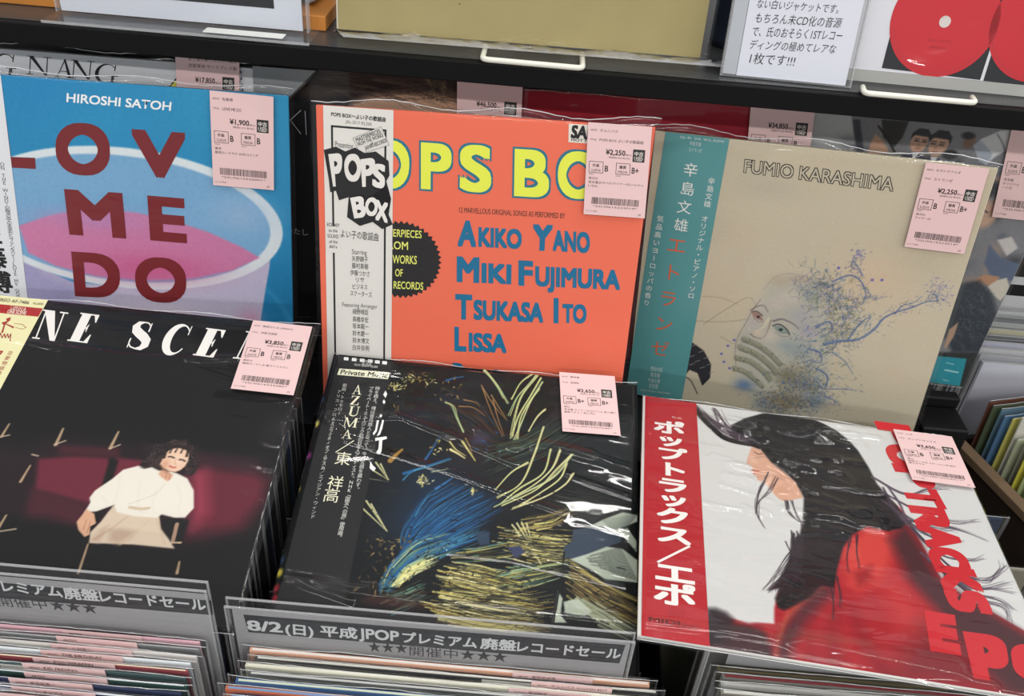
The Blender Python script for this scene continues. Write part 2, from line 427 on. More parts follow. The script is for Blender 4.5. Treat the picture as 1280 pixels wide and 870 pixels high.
def tag_print(b, fr, d, z):
    """print a price tag; fr = top-left, top-right, bottom-left in card mm"""
    tl, tr, bl = (np.array(p, float) for p in fr)
    P = lambda u, v: tl + (tr - tl) * u + (bl - tl) * v
    z1 = z + 0.0001
    def t(text, u0, v, w, h, bold=0.0, col=INK):
        T(b, text, [P(u0, v), P(u0 + w, v), P(u0, v - h)], col, bold, z1, 2)
    def n(text, ch): return sum(2 if ord(c) > 0x2e80 else 1 for c in text) * ch
    if d.get('artist'):
        t('ARTIST', .04, .085, .11, .018); t(d['artist'], .19, .088, min(.75, n(d['artist'], .028)), .028, .01)
    if d.get('title'):
        t('TITLE', .04, .185, .10, .018); t(d['title'], .19, .188, min(.77, n(d['title'], .03)), .03, .005)
    if d.get('head'):
        for i, s_ in enumerate(d['head']): t(s_, .20, .10 + .07*i, min(.76, n(s_, .035)), .034, .01)
    t('¥' + d['price'], .30, .325, .31, .052, .022); t('(税込)', .61, .325, .10, .018); t('(税抜¥' + d.get('net', '2,045') + ' 税10%)', .35, .362, .34, .018, .008)
    poly(b, [P(.73, .25), P(.92, .25), P(.92, .385), P(.73, .385)], (52, 54, 52), z1)
    T(b, 'USED', [P(.755, .372), P(.895, .372), P(.755, .328)], (225, 215, 210), .012, z1 + .0001, 1)
    T(b, '中古', [P(.755, .315), P(.895, .315), P(.755, .275)], (225, 215, 210), .02, z1 + .0001, 1)
    for u0, k1, k2, g in ((.05, '外装', 'SLEEVE', d['g'][0]), (.48, '盤質', 'MEDIA', d['g'][1])):
        line(b, [P(u0, .41), P(u0+.22, .41), P(u0+.22, .53), P(u0, .53)], .45, INK, z1, closed=True)
        t(k1, u0+.05, .465, .11, .030, .015); t(k2, u0+.035, .517, .15, .026)
        t(g, u0+.25, .51, .055 * len(g), .062, .018); t('0001', u0, .555, .08, .012)
    for i, s_ in enumerate(d['note']): t(s_, .05, .605 + .042*i, min(.9, n(s_, .026)), .025, .012)
    r = random.Random(d['price']); x = .12
    while x < .88:
        w = r.choice((.006, .006, .011)); line_p = [P(x, .80), P(x+w, .80), P(x+w, .875), P(x, .875)]
        poly(b, line_p, INK, z1); x += w + r.choice((.006, .007, .012))
    t('*22U061622%04d*' % (r.randrange(1000, 9999)), .14, .91, .72, .020); t('ピンク PINK', .04, .965, .18, .018); t('JS', .88, .975, .05, .018)

def price_tag(parent, fr, d, z=0.0045, rgb=PINK, s=S):
    tl, tr, bl = (np.array(p, float) for p in fr); br = tr + bl - tl
    b = MB(); a = [L3(p, z, s) for p in (tl, tr, br, bl)]; c = [L3(p, z - 0.0004, s) for p in (tl, tr, br, bl)]
    b.add(a + c, [(3,2,1,0), (4,5,6,7), (0,1,5,4), (1,2,6,5), (2,3,7,6), (3,0,4,7)], mat(rgb, .6))
    tag_print(b, fr, d, z)
    return b.build('price_tag', parent)

# ================================================================ the shop furniture
def structure(o): o['kind'] = 'structure'; return o
b = MB(); b.box(-3, -2.5, -0.02, 3.5, 3.5, 0, mat((150, 146, 140), .4)); structure(b.build('floor'))
b = MB(); b.box(-3, 3.40, 0, 3.5, 3.45, 2.7, mat((196, 194, 190), .7)); structure(b.build('wall_back'))

# stepped record bin: floor, front board, back riser, column dividers
bin_e = empty('record_bin', Matrix.Translation((0, .5, 0)), 'black stepped record bin in three columns holding all the sleeves', 'record bin')
def bpart(name, boxes, m=BLACK):
    b = MB()
    for q in boxes: b.bevbox(q[0], q[1]-.5, q[2], q[3], q[4]-.5, q[5], m, .0015)
    return b.build(name, bin_e)
bpart('plinth', [(-.62, .29, 0, .515, .945, .46)])
bpart('bin_floor', [(-.58, .30, .46, -.2058, .725, .5515), (-.2032, .30, .46, .160, .725, .5065), (.1635, .30, .46, .511, .725, .5650)])
bpart('front_board', [(-.60, .28, .46, .514, .297, .76)])
for x in (-.6, -.2057, .1603, .5115):
    bpart('divider', [(x, .30, .507, x+.0025, .724, .80)])
bpart('riser', [(-.60, .726, .46, -.205, .848, .8665), (-.204, .726, .46, .130, .848, .8790), (.131, .726, .46, .50, .848, .8530)])
bpart('rear_ledge', [(-.62, .8485, .46, .515, .945, .8700)])
bpart('back_panel', [(-.62, .9455, 0, .515, .96, 1.2165)])

# black shelf over the rear row
sh = empty('display_shelf', Matrix.Translation((0, 1.0, 1.2372)), 'long black display shelf with glossy top running above the rear row', 'shelf')
b = MB(); b.bevbox(-1.2, -.18, -.0195, 1.2, .25, 0, mat((5, 5, 6), .6, spec=.2), .0012); b.build('board', sh)
b = MB(); b.bevbox(-1.2, -.172, .0001, 1.2, .245, .0010, mat((62, 63, 64), .22), .0003); b.build('top_sheet', sh)
for x in (-1.15, 1.13):
    b = MB(); b.bevbox(x, .2, -1.237, x+.02, .24, -.0196, BLACK, .002); b.build('upright', sh)
SHELF = 1.2385

# ================================================================ front sleeves of the upper row

# ---- blue cover with a paper cup
e = empty('record_sleeve', sleeve_matrix(((-.5477,0.7899,1.1964),(0.9891,0.14244,-.03721),(-.01979,-.12181,-.99236))), 'blue record sleeve with a cup of pink drink and big dark red letters', 'record')
b = card((40, 130, 175))
cv = Canvas((38, 134, 182), 0.9)
for (p, rx, ry, c, a) in zip([(94.1,16.3),(268.8,18.9),(292.9,224.5),(134.5,36.1)], (60,80,60,50), (40,60,60,30), ((34,128,184),(46,150,190),(24,112,160),(44,148,190)), (.6,.6,.8,.5)):
    cv.blob(p, rx, ry, c, a)
cv.poly([(42.9,164.1),(54.3,189.9),(90.8,207.9),(157.8,212.9),(219.5,201.5),(269.7,176.9),(293.2,161.2),(290.9,182.2),(284.8,215.3),(279.5,246.4),(271,315.6),(5.7,324.9),(18.9,218.7)], (186, 180, 204), 1, .6)
cv.poly([(42.9,164.1),(68.6,198.1),(98.2,211.2),(82.5,272.4),(22.7,294.4)], (150, 146, 188), .75, 10)
cv.blob([(175.3,244.2)][0], 50, 22, (206, 192, 206), .9)
cv.blob([(268.6,245)][0], 14, 16, (206, 140, 175), .7)
oc = [(153.5,137.2)][0]; ow = [(305.8,144.3),(149.8,212.8),(153.5,137.2)]
rx = ow[0][0] - oc[0]; ry = ow[1][1] - oc[1]
cv.poly(ell(oc, rx, ry * 1.0, 70, rot=2.2), (214, 222, 226), 1, .8)
cv.poly(ell((oc[0] - 2, oc[1]), rx - 10.5, ry - 8, 70, rot=2.2), (116, 164, 202), 1, 1.0)
cv.blob([(263.9,125.7)][0], 40, 26, (150, 176, 206), .6)
cv.blob([(120,96.5)][0], 60, 14, (122, 166, 204), .6)
cv.poly([(48.4,148.4),(77.2,136.5),(104.7,129),(132.4,126.5),(162.1,128.2),(192.6,133.2),(231.1,145),(262.4,159.2),(281.4,170.8),(253,186.9),(211.6,198.2),(158.8,202.7),(115.3,200.3),(77.4,190.5),(53.1,177.5)], (196, 120, 160), 1, 1.2)
cv.blob([(172.1,188.3)][0], 70, 20, (196, 92, 138), .9)
cv.blob([(122.6,138.1)][0], 60, 12, (176, 128, 176), .7)
cv.stroke([(262.7,152.1),(276.9,162),(286.4,166.9)], 4, (214, 222, 226), 0)
cv.stroke([(288.4,207.6),(301.4,224.1),(311.1,243.1)], 5, (70, 160, 205), .35, soft=3)
cv.grain(1.6, 2, 3)
add_canvas(b, cv, z=.0001)
RED = (118, 30, 36)
for ch, q in (('O', [(97.2,40.2),(146.6,39.1),(90.9,91.8),(141.5,91.9)]), ('V', [(166,42.4),(216.4,42.8),(162.9,88.9),(214.5,90.6)]),
              ('M', [(96.3,107),(151.1,107.8),(95.2,155.2),(150,156.5)]), ('E', [(174.7,108.8),(210.8,110),(173.4,157),(209.6,158.5)]),
              ('D', [(94.4,173.6),(141,174.6),(91.8,224.4),(137.3,225.1)]), ('O', [(155.9,175.6),(206.7,175.7),(152.4,227.2),(204.5,228.6)])):
    G(b, ch, q, RED, .045, .0004)
poly(b, [(39.3,41.2),(53.5,41),(52,77.5),(73.9,76.9),(73,88.1),(34.3,88.2)], RED, .0004)
T(b, 'HIROSHI SATOH', [(109.9,20.4),(204.3,22),(111.4,12.4)], (238, 240, 240), .022, .0004, 4)
build_card('cover', b, e)
b = MB(); q = [(55.3,-.7),(44.4,230.4),(32.1,324)]
ob = [(-.3, -.3), (q[0][0], -.3), (q[1][0], q[1][1]), (q[1][0]+.5, 315.2), (-.3, 315.2)]
poly(b, ob, (222, 224, 228), .0006)
VT(b, 'ON THE WIND/記憶の中の未来からファンタジー/LOVE ME DOの', [(42.8,85.3),(35.4,228)], 5.2, (40, 40, 44), 0, .0007)
VT(b, '佐藤博', [(17,157),(19.3,211.4)], 26, (24, 24, 26), .03, .0007)
b.build('obi_strip', e)
bag(e, seed=11, folds=[([(50.8,113.1),(82.5,98.8),(186.6,113.1)], 1.2, 4), ([(36.7,255.1),(175.1,247.1),(301,239.6)], .9, 3)])
price_tag(e, [(242.4,-.9),(301.4,0.8),(240.2,92.7)], dict(artist='佐藤博', title='LOVE ME DO', price='1,900', net='1,727', g=('B', 'B'), note=['備考', '歌詞カードヤケ 83年12インチ']))

# ---- orange box-lettered cover
e = empty('record_sleeve', sleeve_matrix(((-.1994,0.7946,1.1934),(0.99924,0.03831,0.00713),(0.01406,-.18373,-.98288))), 'orange record sleeve with yellow block lettering and blue names, white side strip', 'record')
OR = (232, 108, 80)
b = card(OR, edge=(200, 92, 70))
YE, TE, BL_ = (226, 232, 76), (30, 112, 136), (8, 106, 146)
for ch, q in (('O', [(46.8,25.4),(89.4,25.6),(46.7,75.8),(88.1,76.2)]), ('P', [(95.4,25.9),(127.7,26.1),(96.5,74.1),(128.8,74.3)]),
              ('S', [(132.2,25),(165.3,25.1),(133.4,74),(167.3,74.2)]), ('B', [(183.4,26.2),(220.4,26),(185.9,75.3),(223,75.3)]),
              ('O', [(224.1,25),(267.2,24.5),(227.5,74.2),(271,74.5)]), ('X', [(268.8,25.1),(303.7,25.1),(272.4,73.6),(307.5,74.5)])):
    G(b, ch, q, TE, .075, .0003)
    c = np.mean(np.array(q), 0); qi = [tuple(c + (np.array(t) - c) * (.90, .925)) for t in q]
    G(b, ch, qi, YE, .035, .0005)
T(b, '12 MARVELLOUS ORIGINAL SONGS AS PERFORMED BY', [(135.7,93.3),(238.5,92.6),(135.5,88.1)], (60, 34, 28), 0)
for big, rest, p in (('A', 'KIKO', [(135.5,126.2),(153.6,125.9),(135.3,102.6),(156,125.7),(198.6,125.4),(155.1,107.8)]), ('Y', 'ANO', [(208.9,125.6),(228.7,125.1),(208,101.9),(229.5,125.1),(266.1,125.2),(227.9,106.2)]),
                     ('M', 'IKI', [(136.1,163.6),(158.6,163.4),(135.2,139.6),(161,163.3),(190.8,163),(160.1,144.6)]), ('F', 'UJIMURA', [(198.1,163.4),(212.6,163.3),(196.5,139.7),(215,163.2),(300.5,161.9),(213.6,144.5)]),
                     ('T', 'SUKASA', [(136.1,204.1),(153.3,203.9),(135.2,179.6),(154.9,203.8),(226.2,202.7),(154,184.5)]), ('I', 'TO', [(236.8,202),(241.8,202.1),(234.8,177.4),(245.8,201.4),(270.4,200.7),(244.2,182.9)]),
                     ('L', 'ISSA', [(136.7,240.2),(149.2,240.3),(135.7,215.7),(151.6,240.1),(190.8,239.4),(150.8,221.1)]), ('R', 'ISA', [(136.6,282.2),(151,282.2),(135.6,256.9),(153.5,282.1),(193.4,281.4),(152.6,262.3)])):
    T(b, big, p[:3], BL_, .05, .0003, 4); T(b, rest, p[3:], BL_, .05, .0003, 4)
c = [(79.8,145.7)][0]; star = []
for i in range(88):
    r_ = 37.5 if i % 2 else 40.5; a = math.pi * 2 * i / 88; star.append((c[0] + r_ * math.cos(a), c[1] + r_ * math.sin(a)))
poly(b, star, (26, 22, 22), .0003)
for t_, p in (('MASTERPIECES', [(54.4,121.7),(99.9,121.6),(54.4,114.3)]), ('FROM', [(63.1,134.7),(86.8,134.4),(63,126.8)]), ('THE WORKS', [(57.6,149.7),(95.7,148.8),(57.6,141.3)]),
              ('OF', [(74.4,162.9),(82,162.9),(74.4,155.3)]), ('JAPAN RECORDS', [(50.5,176.5),(102.8,175.7),(50.5,168.8)])):
    T(b, t_, p, (228, 230, 110), .012, .0004)
poly(b, [(234,1.7),(276.7,1.4),(278.7,18.8),(235.2,18.7)], (224, 218, 206), .0003)
T(b, 'SAMPLE', [(236.7,14.1),(281.2,14.5),(237.2,3.3)], (24, 22, 22), .05, .0004); T(b, 'NOT FOR SALE', [(237.7,17.4),(272.4,17.3),(237.5,15.1)], (24, 22, 22), .02, .0004)
build_card('cover', b, e)
b = MB(); K = (28, 26, 28)
poly(b, [(6.3,-.3),(71.2,-.1),(71.4,315.4),(4.7,315.9)], (222, 218, 212), .0006)
T(b, 'POPS BOX～よい子の歌謡曲', [(13.4,8.8),(63.9,10.9),(13.6,5.6)], K, .03, .0007, h0=.68); T(b, 'JAL-2517 ¥2,500', [(26.7,14.5),(50.9,15.5),(26.8,11.7)], (70, 68, 70), 0, .0007)
line(b, [(13,307.6),(14.1,18.2),(63.9,19),(64,304.2)], 1.9, K, .0007)
poly(b, [(6.8,115),(20.1,114.9),(19.7,142.1),(7,142.1)], (222, 218, 212), .0008)
tq = [(33.3,28.1),(59.8,15.6),(67.4,32.2),(40.3,42.7)]
poly(b, tq, (218, 214, 208), .00085); line(b, tq, .35, (90, 88, 90), .0009, closed=True)
for t_, p in (('MASTERPIECES', [(37,31.6),(59.8,21.5),(35.6,28)]), ('FROM THE WORKS', [(38.5,35.3),(62.1,24.7),(37.4,32.3)]), ('of', [(49.8,33.8),(52.8,32.5),(49,31.6)]), ('JAPAN RECORDS', [(45.2,38.6),(65.5,29.4),(44.1,35.3)])):
    T(b, t_, p, (66, 64, 66), .02, .00095)
T(b, 'Presenting', [(16.7,37.1),(33.6,38.2),(16.8,31.8)], (70, 68, 70), 0, .0008)
# jumping two-line logo on its black drop shadow
poly(b, [(6.1,40.8),(17.5,37),(26.4,40.9),(35.5,36.6),(44.5,41.3),(55,39.1),(67.1,47.4),(68,61.1),(65,66.8),(69.7,83.7),(67.5,99.7),(71.5,109.2),(61.4,114.7),(52,108),(39.6,112.9),(27.2,104.8),(29,84.8),(19.7,88.5),(16.8,79.3),(11.4,81.2),(10.1,67.3)], (24, 22, 24), .0010)
for ch, q in (('P', [(9.1,42.1),(24.9,39.5),(13.7,77.9),(22.2,77.4)]), ('O', [(23.4,41.9),(42.2,39.2),(24.5,71.7),(42.1,71.4)]), ('P', [(39.2,45.4),(56.5,42),(41.3,76.1),(52,75.4)]), ('S', [(51.3,48.4),(65.6,49),(50.5,74.7),(64.3,77)]),
              ('B', [(29,84),(45.9,79.7),(33.4,107.6),(46.6,105.1)]), ('O', [(43.6,83.8),(57.4,80.6),(44.3,104.5),(58.2,102.8)]), ('X', [(53.6,83.2),(68.2,87),(53.6,107.1),(67.6,110.2)])):
    G(b, ch, q, (24, 22, 24), .12, .00105)
    c = np.mean(np.array(q), 0); G(b, ch, [tuple(c + (np.array(t) - c) * .86) for t in q], (226, 222, 216), .05, .00115)
for t_, p in (('ECSTASY', [(7.6,115),(19.7,115.4),(7.7,111.7)]), ('to the', [(9,121),(17.6,120.8),(9.1,117.7)]), ('SOUND', [(7.8,126.8),(18.7,126.9),(7.8,123.1)]), ('of the', [(9.2,132.4),(17.5,132.3),(9.3,129.1)]), ("80's", [(9.5,137.4),(17,137.3),(9.6,134.5)])):
    T(b, t_, p, (60, 58, 60), .01, .0009)
T(b, 'よい子の歌謡曲', [(20.7,125.1),(57.5,126.8),(20.8,117.7)], (40, 38, 40), .008, .0009)
T(b, 'Starring', [(31.5,142.2),(46.1,142.4),(31.6,137.2)], (90, 88, 90), 0, .0009)
T(b, 'Featuring Arranger', [(21.3,198.8),(56.9,199.1),(21.3,194.4)], (90, 88, 90), 0, .0009)
for t_, p in (('矢野顕子', [(31.4,149.3),(47.3,149.5),(31.5,144.2)]), ('藤村美樹', [(31.4,156.8),(47.7,157),(31.4,151.4)]), ('伊藤つかさ', [(29.7,164.2),(48.9,164.6),(29.8,159.1)]), ('リサ', [(35.2,171.5),(43.7,171.3),(35.3,166.3)]),
              ('ビジネス', [(32,179),(46.8,178.9),(32,173.8)]), ('スクーターズ', [(29.5,186.1),(51.3,186.8),(29.5,180.9)]), ('細野晴臣', [(31.7,206.1),(47.6,206.4),(31.8,200.8)]), ('高橋幸宏', [(31.7,214.5),(47.6,214.8),(31.7,209.2)]),
              ('坂本龍一', [(31.6,222.1),(48,222.4),(31.6,216.7)]), ('鈴木慶一', [(31.5,230.2),(48,230.5),(31.6,224.8)]), ('鈴木博文', [(31.4,238.4),(48.4,238.6),(31.5,232.9)]), ('白井良明', [(31.4,246.6),(48.4,246.9),(31.4,241.1)])):
    T(b, t_, p, (44, 42, 44), .012, .0009)
b.build('obi_strip', e)
bag(e, seed=23, amp=.0004, folds=[([(1.8,4),(151.4,3.7),(312.2,3.6)], .8, 2.5)], top_wave=.003)
price_tag(e, [(251.6,-1.7),(311.2,-1.2),(255.8,85.8)], dict(artist='オムニバス', title='POPS BOX よい子の歌謡曲', price='2,250', g=('B', 'B+'), note=['帯汚れ', '見本盤白ラベル/ライナー付/ジャケッ', 'ト汚れ']))

# ---- beige cover with a watercolour head
e = empty('record_sleeve', sleeve_matrix(((0.1237,0.861,1.172),(0.96886,-.23876,0.06566),(0.05394,-.0553,-.99701))), 'beige record sleeve with a watercolour face and teal side strip', 'record')
b = card((186, 176, 152))
cv = Canvas((191, 181, 158), 1.25)
R = np.random.RandomState(5)
for _ in range(26):
    cv.blob((R.uniform(30, 300), R.uniform(0, 300)), R.uniform(20, 60), R.uniform(15, 40), ((198,187,162),(180,172,150),(194,178,150))[R.randint(3)], .35)
cv.blob([(232.7,123.8)][0], 40, 34, (204, 180, 150), .6); cv.blob([(117,45)][0], 40, 16, (170, 164, 146), .4)
for pts, w in (([(53.7,208.5),(92.3,203.3),(125,193.2),(152.1,180.3)], .5), ([(75.8,209.4),(98.3,185.1),(117,169),(126.3,175.2)], .5), ([(94.8,221.2),(113.2,228),(124.9,219.5),(117.8,201.5)], .4), ([(59.4,177.2),(88.2,174.1),(107.5,178.6)], .35)):
    cv.stroke(pts, w, (110, 100, 84), .8)
# dark instrument shape beside the strip
cv.poly([(59.9,237.4),(66.7,235),(80.2,242.9),(90.4,259),(91.9,277.1),(84.6,289.7),(77,273.7),(67.7,271.3),(63.4,280.9),(63.6,305.5),(58.3,315.7),(51.9,261.4)], (44, 44, 50), 1, .5)
for i in range(9):
    p = [(67.2,239.1),(75.3,246),(81.6,253.3),(86.2,260.9),(90.2,270.9),(65.6,254.4),(72.5,259.4),(78.9,266.8),(66.9,264.9)][i]
    cv.stroke([p, (p[0]+5, p[1]-3)], .9, (150, 148, 140), .8)
cv.stroke([(63.4,280.9),(71.3,285.9),(80.7,301.7)], 1.2, (40, 40, 46), .9)
# head
face = [(131.5,155.9),(130.3,168.6),(122.8,184.7),(118.1,203.5),(114.1,216.5),(113.1,233.2),(116,246.3),(117.3,260.9),(129.6,277.8),(145.8,296.3),(170.8,313),(212.8,303.4),(216.1,259.2),(209.8,219.1),(195.7,172.3),(182.9,148),(170.8,135.1),(152.3,134.5),(138.9,141.4)]
cv.poly(face, (174, 172, 160), .8, 6)
for p, rx_, ry_, c, a in zip([(146,144.9),(165.3,139.7),(161.1,161.2),(173,181.4),(146.5,171.6),(167.4,219.4),(181,224.9),(146.6,211.2),(184.5,198.9),(126.1,200),(120.9,221.3),(129.8,278.9),(152.7,300.3),(174.2,257.6),(192.5,264.3),(208.8,282.3),(179.7,288.8),(180.4,155.9),(130.4,174.5)],
        (12,14,16,14,10,14,14,9,12,8,7,13,12,16,16,14,18,12,6), (7,6,8,9,8,10,12,8,12,9,9,9,10,14,14,12,12,14,6),
        ((176,160,134),(170,150,130),(192,184,170),(158,158,170),(190,180,168),(146,156,158),(140,150,150),(196,186,170),(150,146,168),(178,168,168),(160,160,150),(84,112,150),(110,128,146),(112,106,86),(104,110,110),(98,118,138),(120,104,76),(140,150,142),(190,182,178)), (.7,.6,.8,.6,.7,.8,.8,.8,.6,.7,.6,.85,.6,.8,.8,.7,.7,.7,.6)):
    cv.blob(p, rx_, ry_, c, a)
# brows, eyes, nose
cv.stroke([(122.6,183.7),(127.6,177.9),(134.7,175.6),(140.1,182.5)], 2.2, (120, 104, 100), .75, 1.0, .6); cv.stroke([(147.5,192),(156.1,188.4),(168.3,192.1),(174.2,196.9)], 2.4, (104, 92, 104), .75, 1.0, .6)
cv.poly([(123.9,186.4),(127.7,183.8),(134.2,187.5),(136.9,194),(130.9,193.1),(125.4,190.1)], (150, 118, 106), .9, .6); cv.stroke([(123.8,185.5),(128.5,183.6),(135,187.4)], 1.1, (58, 46, 50), .9); cv.blob([(131.2,190)][0], 2.2, 2.0, (52, 44, 46), 1, 0, .5); cv.stroke([(126.5,191.9),(132.2,195.8),(137.1,194.9)], .7, (130, 96, 90), .8)
cv.poly([(148.7,198.8),(154,195.7),(161.3,199.4),(165.6,204.6),(158.3,206),(151.9,203.1)], (128, 140, 134), .9, .6); cv.stroke([(147.7,197.9),(153.8,194.8),(162.1,199.2),(166.6,205.4)], 1.3, (44, 44, 56), .95); cv.blob([(156.6,201.2)][0], 2.8, 2.3, (36, 52, 54), 1, 0, .5); cv.stroke([(151.4,205.2),(158.8,208.9),(166.9,207.3)], .7, (110, 100, 110), .8)
cv.stroke([(142.1,190),(138.9,200.6),(132.4,207.9)], 3.0, (212, 200, 172), .7, 1.6, .9); cv.stroke([(144.9,191.5),(143.6,203.7),(141.6,212.2),(137.2,216.1)], 1.2, (130, 102, 96), .7, .6, .4)
cv.blob([(133.6,209.7)][0], 4.5, 3.6, (206, 184, 160), .8); cv.stroke([(126.3,212.1),(131.1,215.2),(138,215.9)], 1.2, (96, 70, 70), .85, .6, .4)
cv.stroke([(130.3,168.6),(123.6,184.5),(118.8,202.4),(114.2,217.5),(113.3,234.2),(117.2,254.5)], .7, (116, 100, 100), .8); cv.stroke([(131.6,156.8),(139,142.3),(153,134.3),(170.8,135.1)], .5, (140, 122, 108), .6)
# hand over the mouth
for pts, w in (([(120.7,220.3),(134.2,223.9),(150.2,233.1),(163.2,244)], 6.5), ([(118.1,231.2),(135.3,236.1),(152.6,247.2),(161,256.1)], 7), ([(116.7,245.1),(131.8,247.3),(147.3,256.8),(155.7,265.7)], 6.5), ([(116.1,259),(127,261.1),(138.7,268.3),(148.7,275.9)], 6)):
    cv.stroke(pts, w * .95, (92, 92, 82), .5, w * .9, 1.4); cv.stroke(pts, w * .72, (134, 134, 114), .55, w * .6, 1.8); cv.stroke([(t[0], t[1] - 1.2) for t in pts], w * .3, (164, 164, 132), .6, .8, .9); cv.stroke([(t[0] - .5, t[1] + w * .45) for t in pts], .9, (62, 62, 56), .6, .5, .5)
    for _ in range(60):
        q = np.array(pts[R.randint(4)]) + R.rand() * (np.array(pts[1]) - np.array(pts[0])) * .8 + R.randn(2) * 1.8; cv.blob(q, .8, .6, ((180,178,130),(60,66,56),(90,110,110))[R.randint(3)], .9, 0, .4)
# ear
cv.stroke([(196.6,193.7),(204.1,190.3),(213.4,196.4),(214.6,210.1),(206.6,219.7),(201.4,226.9)], 1.4, (110, 116, 120), .85); cv.stroke([(198.1,201.3),(204,198.2),(208.7,205.2),(203.5,212.3)], 1.1, (100, 120, 104), .8); cv.blob([(205.1,203.9)][0], 9, 9, (160, 162, 146), .5)
for i in range(900):   # dabs of watercolour over head, neck and shoulder
    q = [(195.2,211.9),(177.5,276.2),(203.4,170.9),(196.4,285.1),(164.3,301.1),(206.9,250.7),(216,173.4),(195,148.7)][R.randint(8)]
    p = (q[0] + R.randn()*13, q[1] + R.randn()*12); a = R.uniform(0, 6.3); l = R.uniform(1.0, 5)
    if p[0] < 118 and p[1] < 205: continue
    c = ((64,98,150),(86,124,160),(120,134,110),(156,142,96),(70,110,120),(116,110,156),(96,110,86),(188,178,150))[R.randint(8)]
    cv.stroke([p, (p[0]+math.cos(a)*l*.6, p[1]+math.sin(a)*l*.6+R.randn()), (p[0]+math.cos(a)*l, p[1]+math.sin(a)*l)], R.uniform(.4, 1.7), c, R.uniform(.3, .8), .3)
for i in range(1500):
    q = [(177.5,276.2),(193.2,291.2),(160.3,293.1),(201.7,267.7),(188.7,244),(173.5,303.4)][R.randint(6)]; p = (q[0] + R.randn()*9, q[1] + R.randn()*8); a = R.uniform(0, 6.3); l = R.uniform(.6, 2.6)
    if p[0] < 112: continue
    cv.stroke([p, (p[0] + math.cos(a)*l, p[1] + math.sin(a)*l)], R.uniform(.4, 1.2), ((76,66,58),(96,84,62),(70,92,122),(60,76,100),(132,116,84),(110,126,132),(150,118,74),(168,160,136))[R.randint(8)], R.uniform(.4, .85), .25)
for i in range(330):
    q = [(199.7,152.5),(216.9,197.7),(217.9,163.5),(182.5,146.1)][R.randint(4)]; p = (q[0] + R.randn()*10, q[1] + R.randn()*11); s_ = [p]
    a = R.uniform(0, 6.3)
    for j in range(5): a += R.uniform(-.9, .9); s_.append((s_[-1][0] + math.cos(a)*2.2, s_[-1][1] + math.sin(a)*2.2))
    cv.stroke(s_, .45, ((60,84,130),(92,100,80),(130,118,84),(80,92,150))[R.randint(4)], .8, .2)
# scrolls reaching right
SC = (66, 88, 130)
for pts, w in (([(203.1,210.3),(218.1,203.4),(234.8,198.2),(247.7,183.9),(253.8,169.3),(264.1,159.9),(277.5,151.8),(289.1,143.2),(299,140.6)], 5), ([(263,161.9),(268.3,151.6),(277.7,146.2),(283.3,137.9)], 2.4),
               ([(299,140.6),(294.4,134.1),(289,136.8),(292.7,142.6)], 2), ([(225.5,200),(233.1,178.9),(241.3,169.7),(237.7,181.9)], 3), ([(196.5,136.3),(211.7,126.4),(223.7,131.7),(231.2,145.1),(230.6,156.5)], 3.4),
               ([(223.8,125.3),(217.3,116.4),(211,108.4),(214.3,102.5),(221,105)], 2), ([(211.3,110.2),(211.3,117.4),(217.1,119.1)], 1.4), ([(229.7,138),(239.5,147.4),(251.2,144.4)], 1.4),
               ([(200.9,241.5),(214.1,249.1),(214.1,266.1),(206,259.3)], 3), ([(219,265),(235,261.5),(248.2,260.8)], 1.6), ([(213,218.5),(228,227.6),(239.2,241.8)], 2), ([(215.9,275.3),(226.7,278.3),(234.9,285.2)], 2),
               ([(191.1,190.7),(202.6,182.7),(207.6,191.6),(201.2,200.7)], 3), ([(188.3,219.3),(200.3,221),(204.2,232.5),(194.5,234.5)], 3)):
    cv.stroke(pts, w * .62, SC, .85, max(.3, w * .2), .4); cv.stroke([(p[0]+.7, p[1]-.7) for p in pts], w * .28, (132, 150, 176), .7, .2, .3)
    for k in range(int(6 + w * 8)):
        q = np.array(pts[R.randint(len(pts))]) + R.randn(2) * (1.5 + w); cv.stroke([q, q + R.randn(2) * 1.6, q + R.randn(2) * 3], .5, ((60,84,130),(96,112,130),(110,108,84),(84,78,120))[R.randint(4)], .7, .2, .25)
for q, n_, sp in zip([(293.6,125.2),(215.8,102.3),(303.8,136.1),(202.8,128.8),(200.5,284.1),(225.1,278.7)], (70, 40, 40, 24, 50, 40), (5.5, 3.5, 6, 8, 12, 10)):
    for _ in range(n_):
        cv.blob((q[0] + R.randn()*sp, q[1] + R.randn()*sp*1.1), R.uniform(.5, 1.1), R.uniform(.5, 1.1), ((98,92,160),(130,122,176),(70,92,150),(150,150,130))[R.randint(4)], .85, 0, .4)
for q in [(99.7,243.2),(105.1,231.7),(103.8,253),(111,260.1),(110.8,223.3),(199.5,120.2),(233.7,128.1),(242.6,126.6)]:
    cv.blob(q, 2.0, 2.0, (92, 84, 170), .9, 0, .5)
cv.grain(2.0, 1, 4)
add_canvas(b, cv, z=.0001)
for bold, col, z_, t_ in ((.052, (52, 50, 46), .0003, 0), (0, (191, 181, 158), .00055, 0)):
    T(b, 'FUMIO KARASHIMA', [(91.6,31.6),(231.1,32.5),(90.7,18.9)], col, bold, z_, 4, pad=bold * .85)
build_card('cover', b, e)
b = MB(); TEAL = (84, 146, 148)
poly(b, [(10.1,-.1),(72.8,-.1),(63.8,314.5),(-2,318.7)], TEAL, .0006)
W = (226, 228, 222)
VT(b, '辛島文雄', [(39.5,35.7),(37.2,96.5)], 15.5, W, .01, .0008)
VT(b, 'エトランゼ', [(35.3,119.8),(31.4,249.4)], 22, (206, 98, 64), .012, .0008)
VT(b, '辛島文雄 オリジナル・ピアノ・ソロ', [(61.5,44.8),(57.6,176.6)], 7.6, W, 0, .0008)
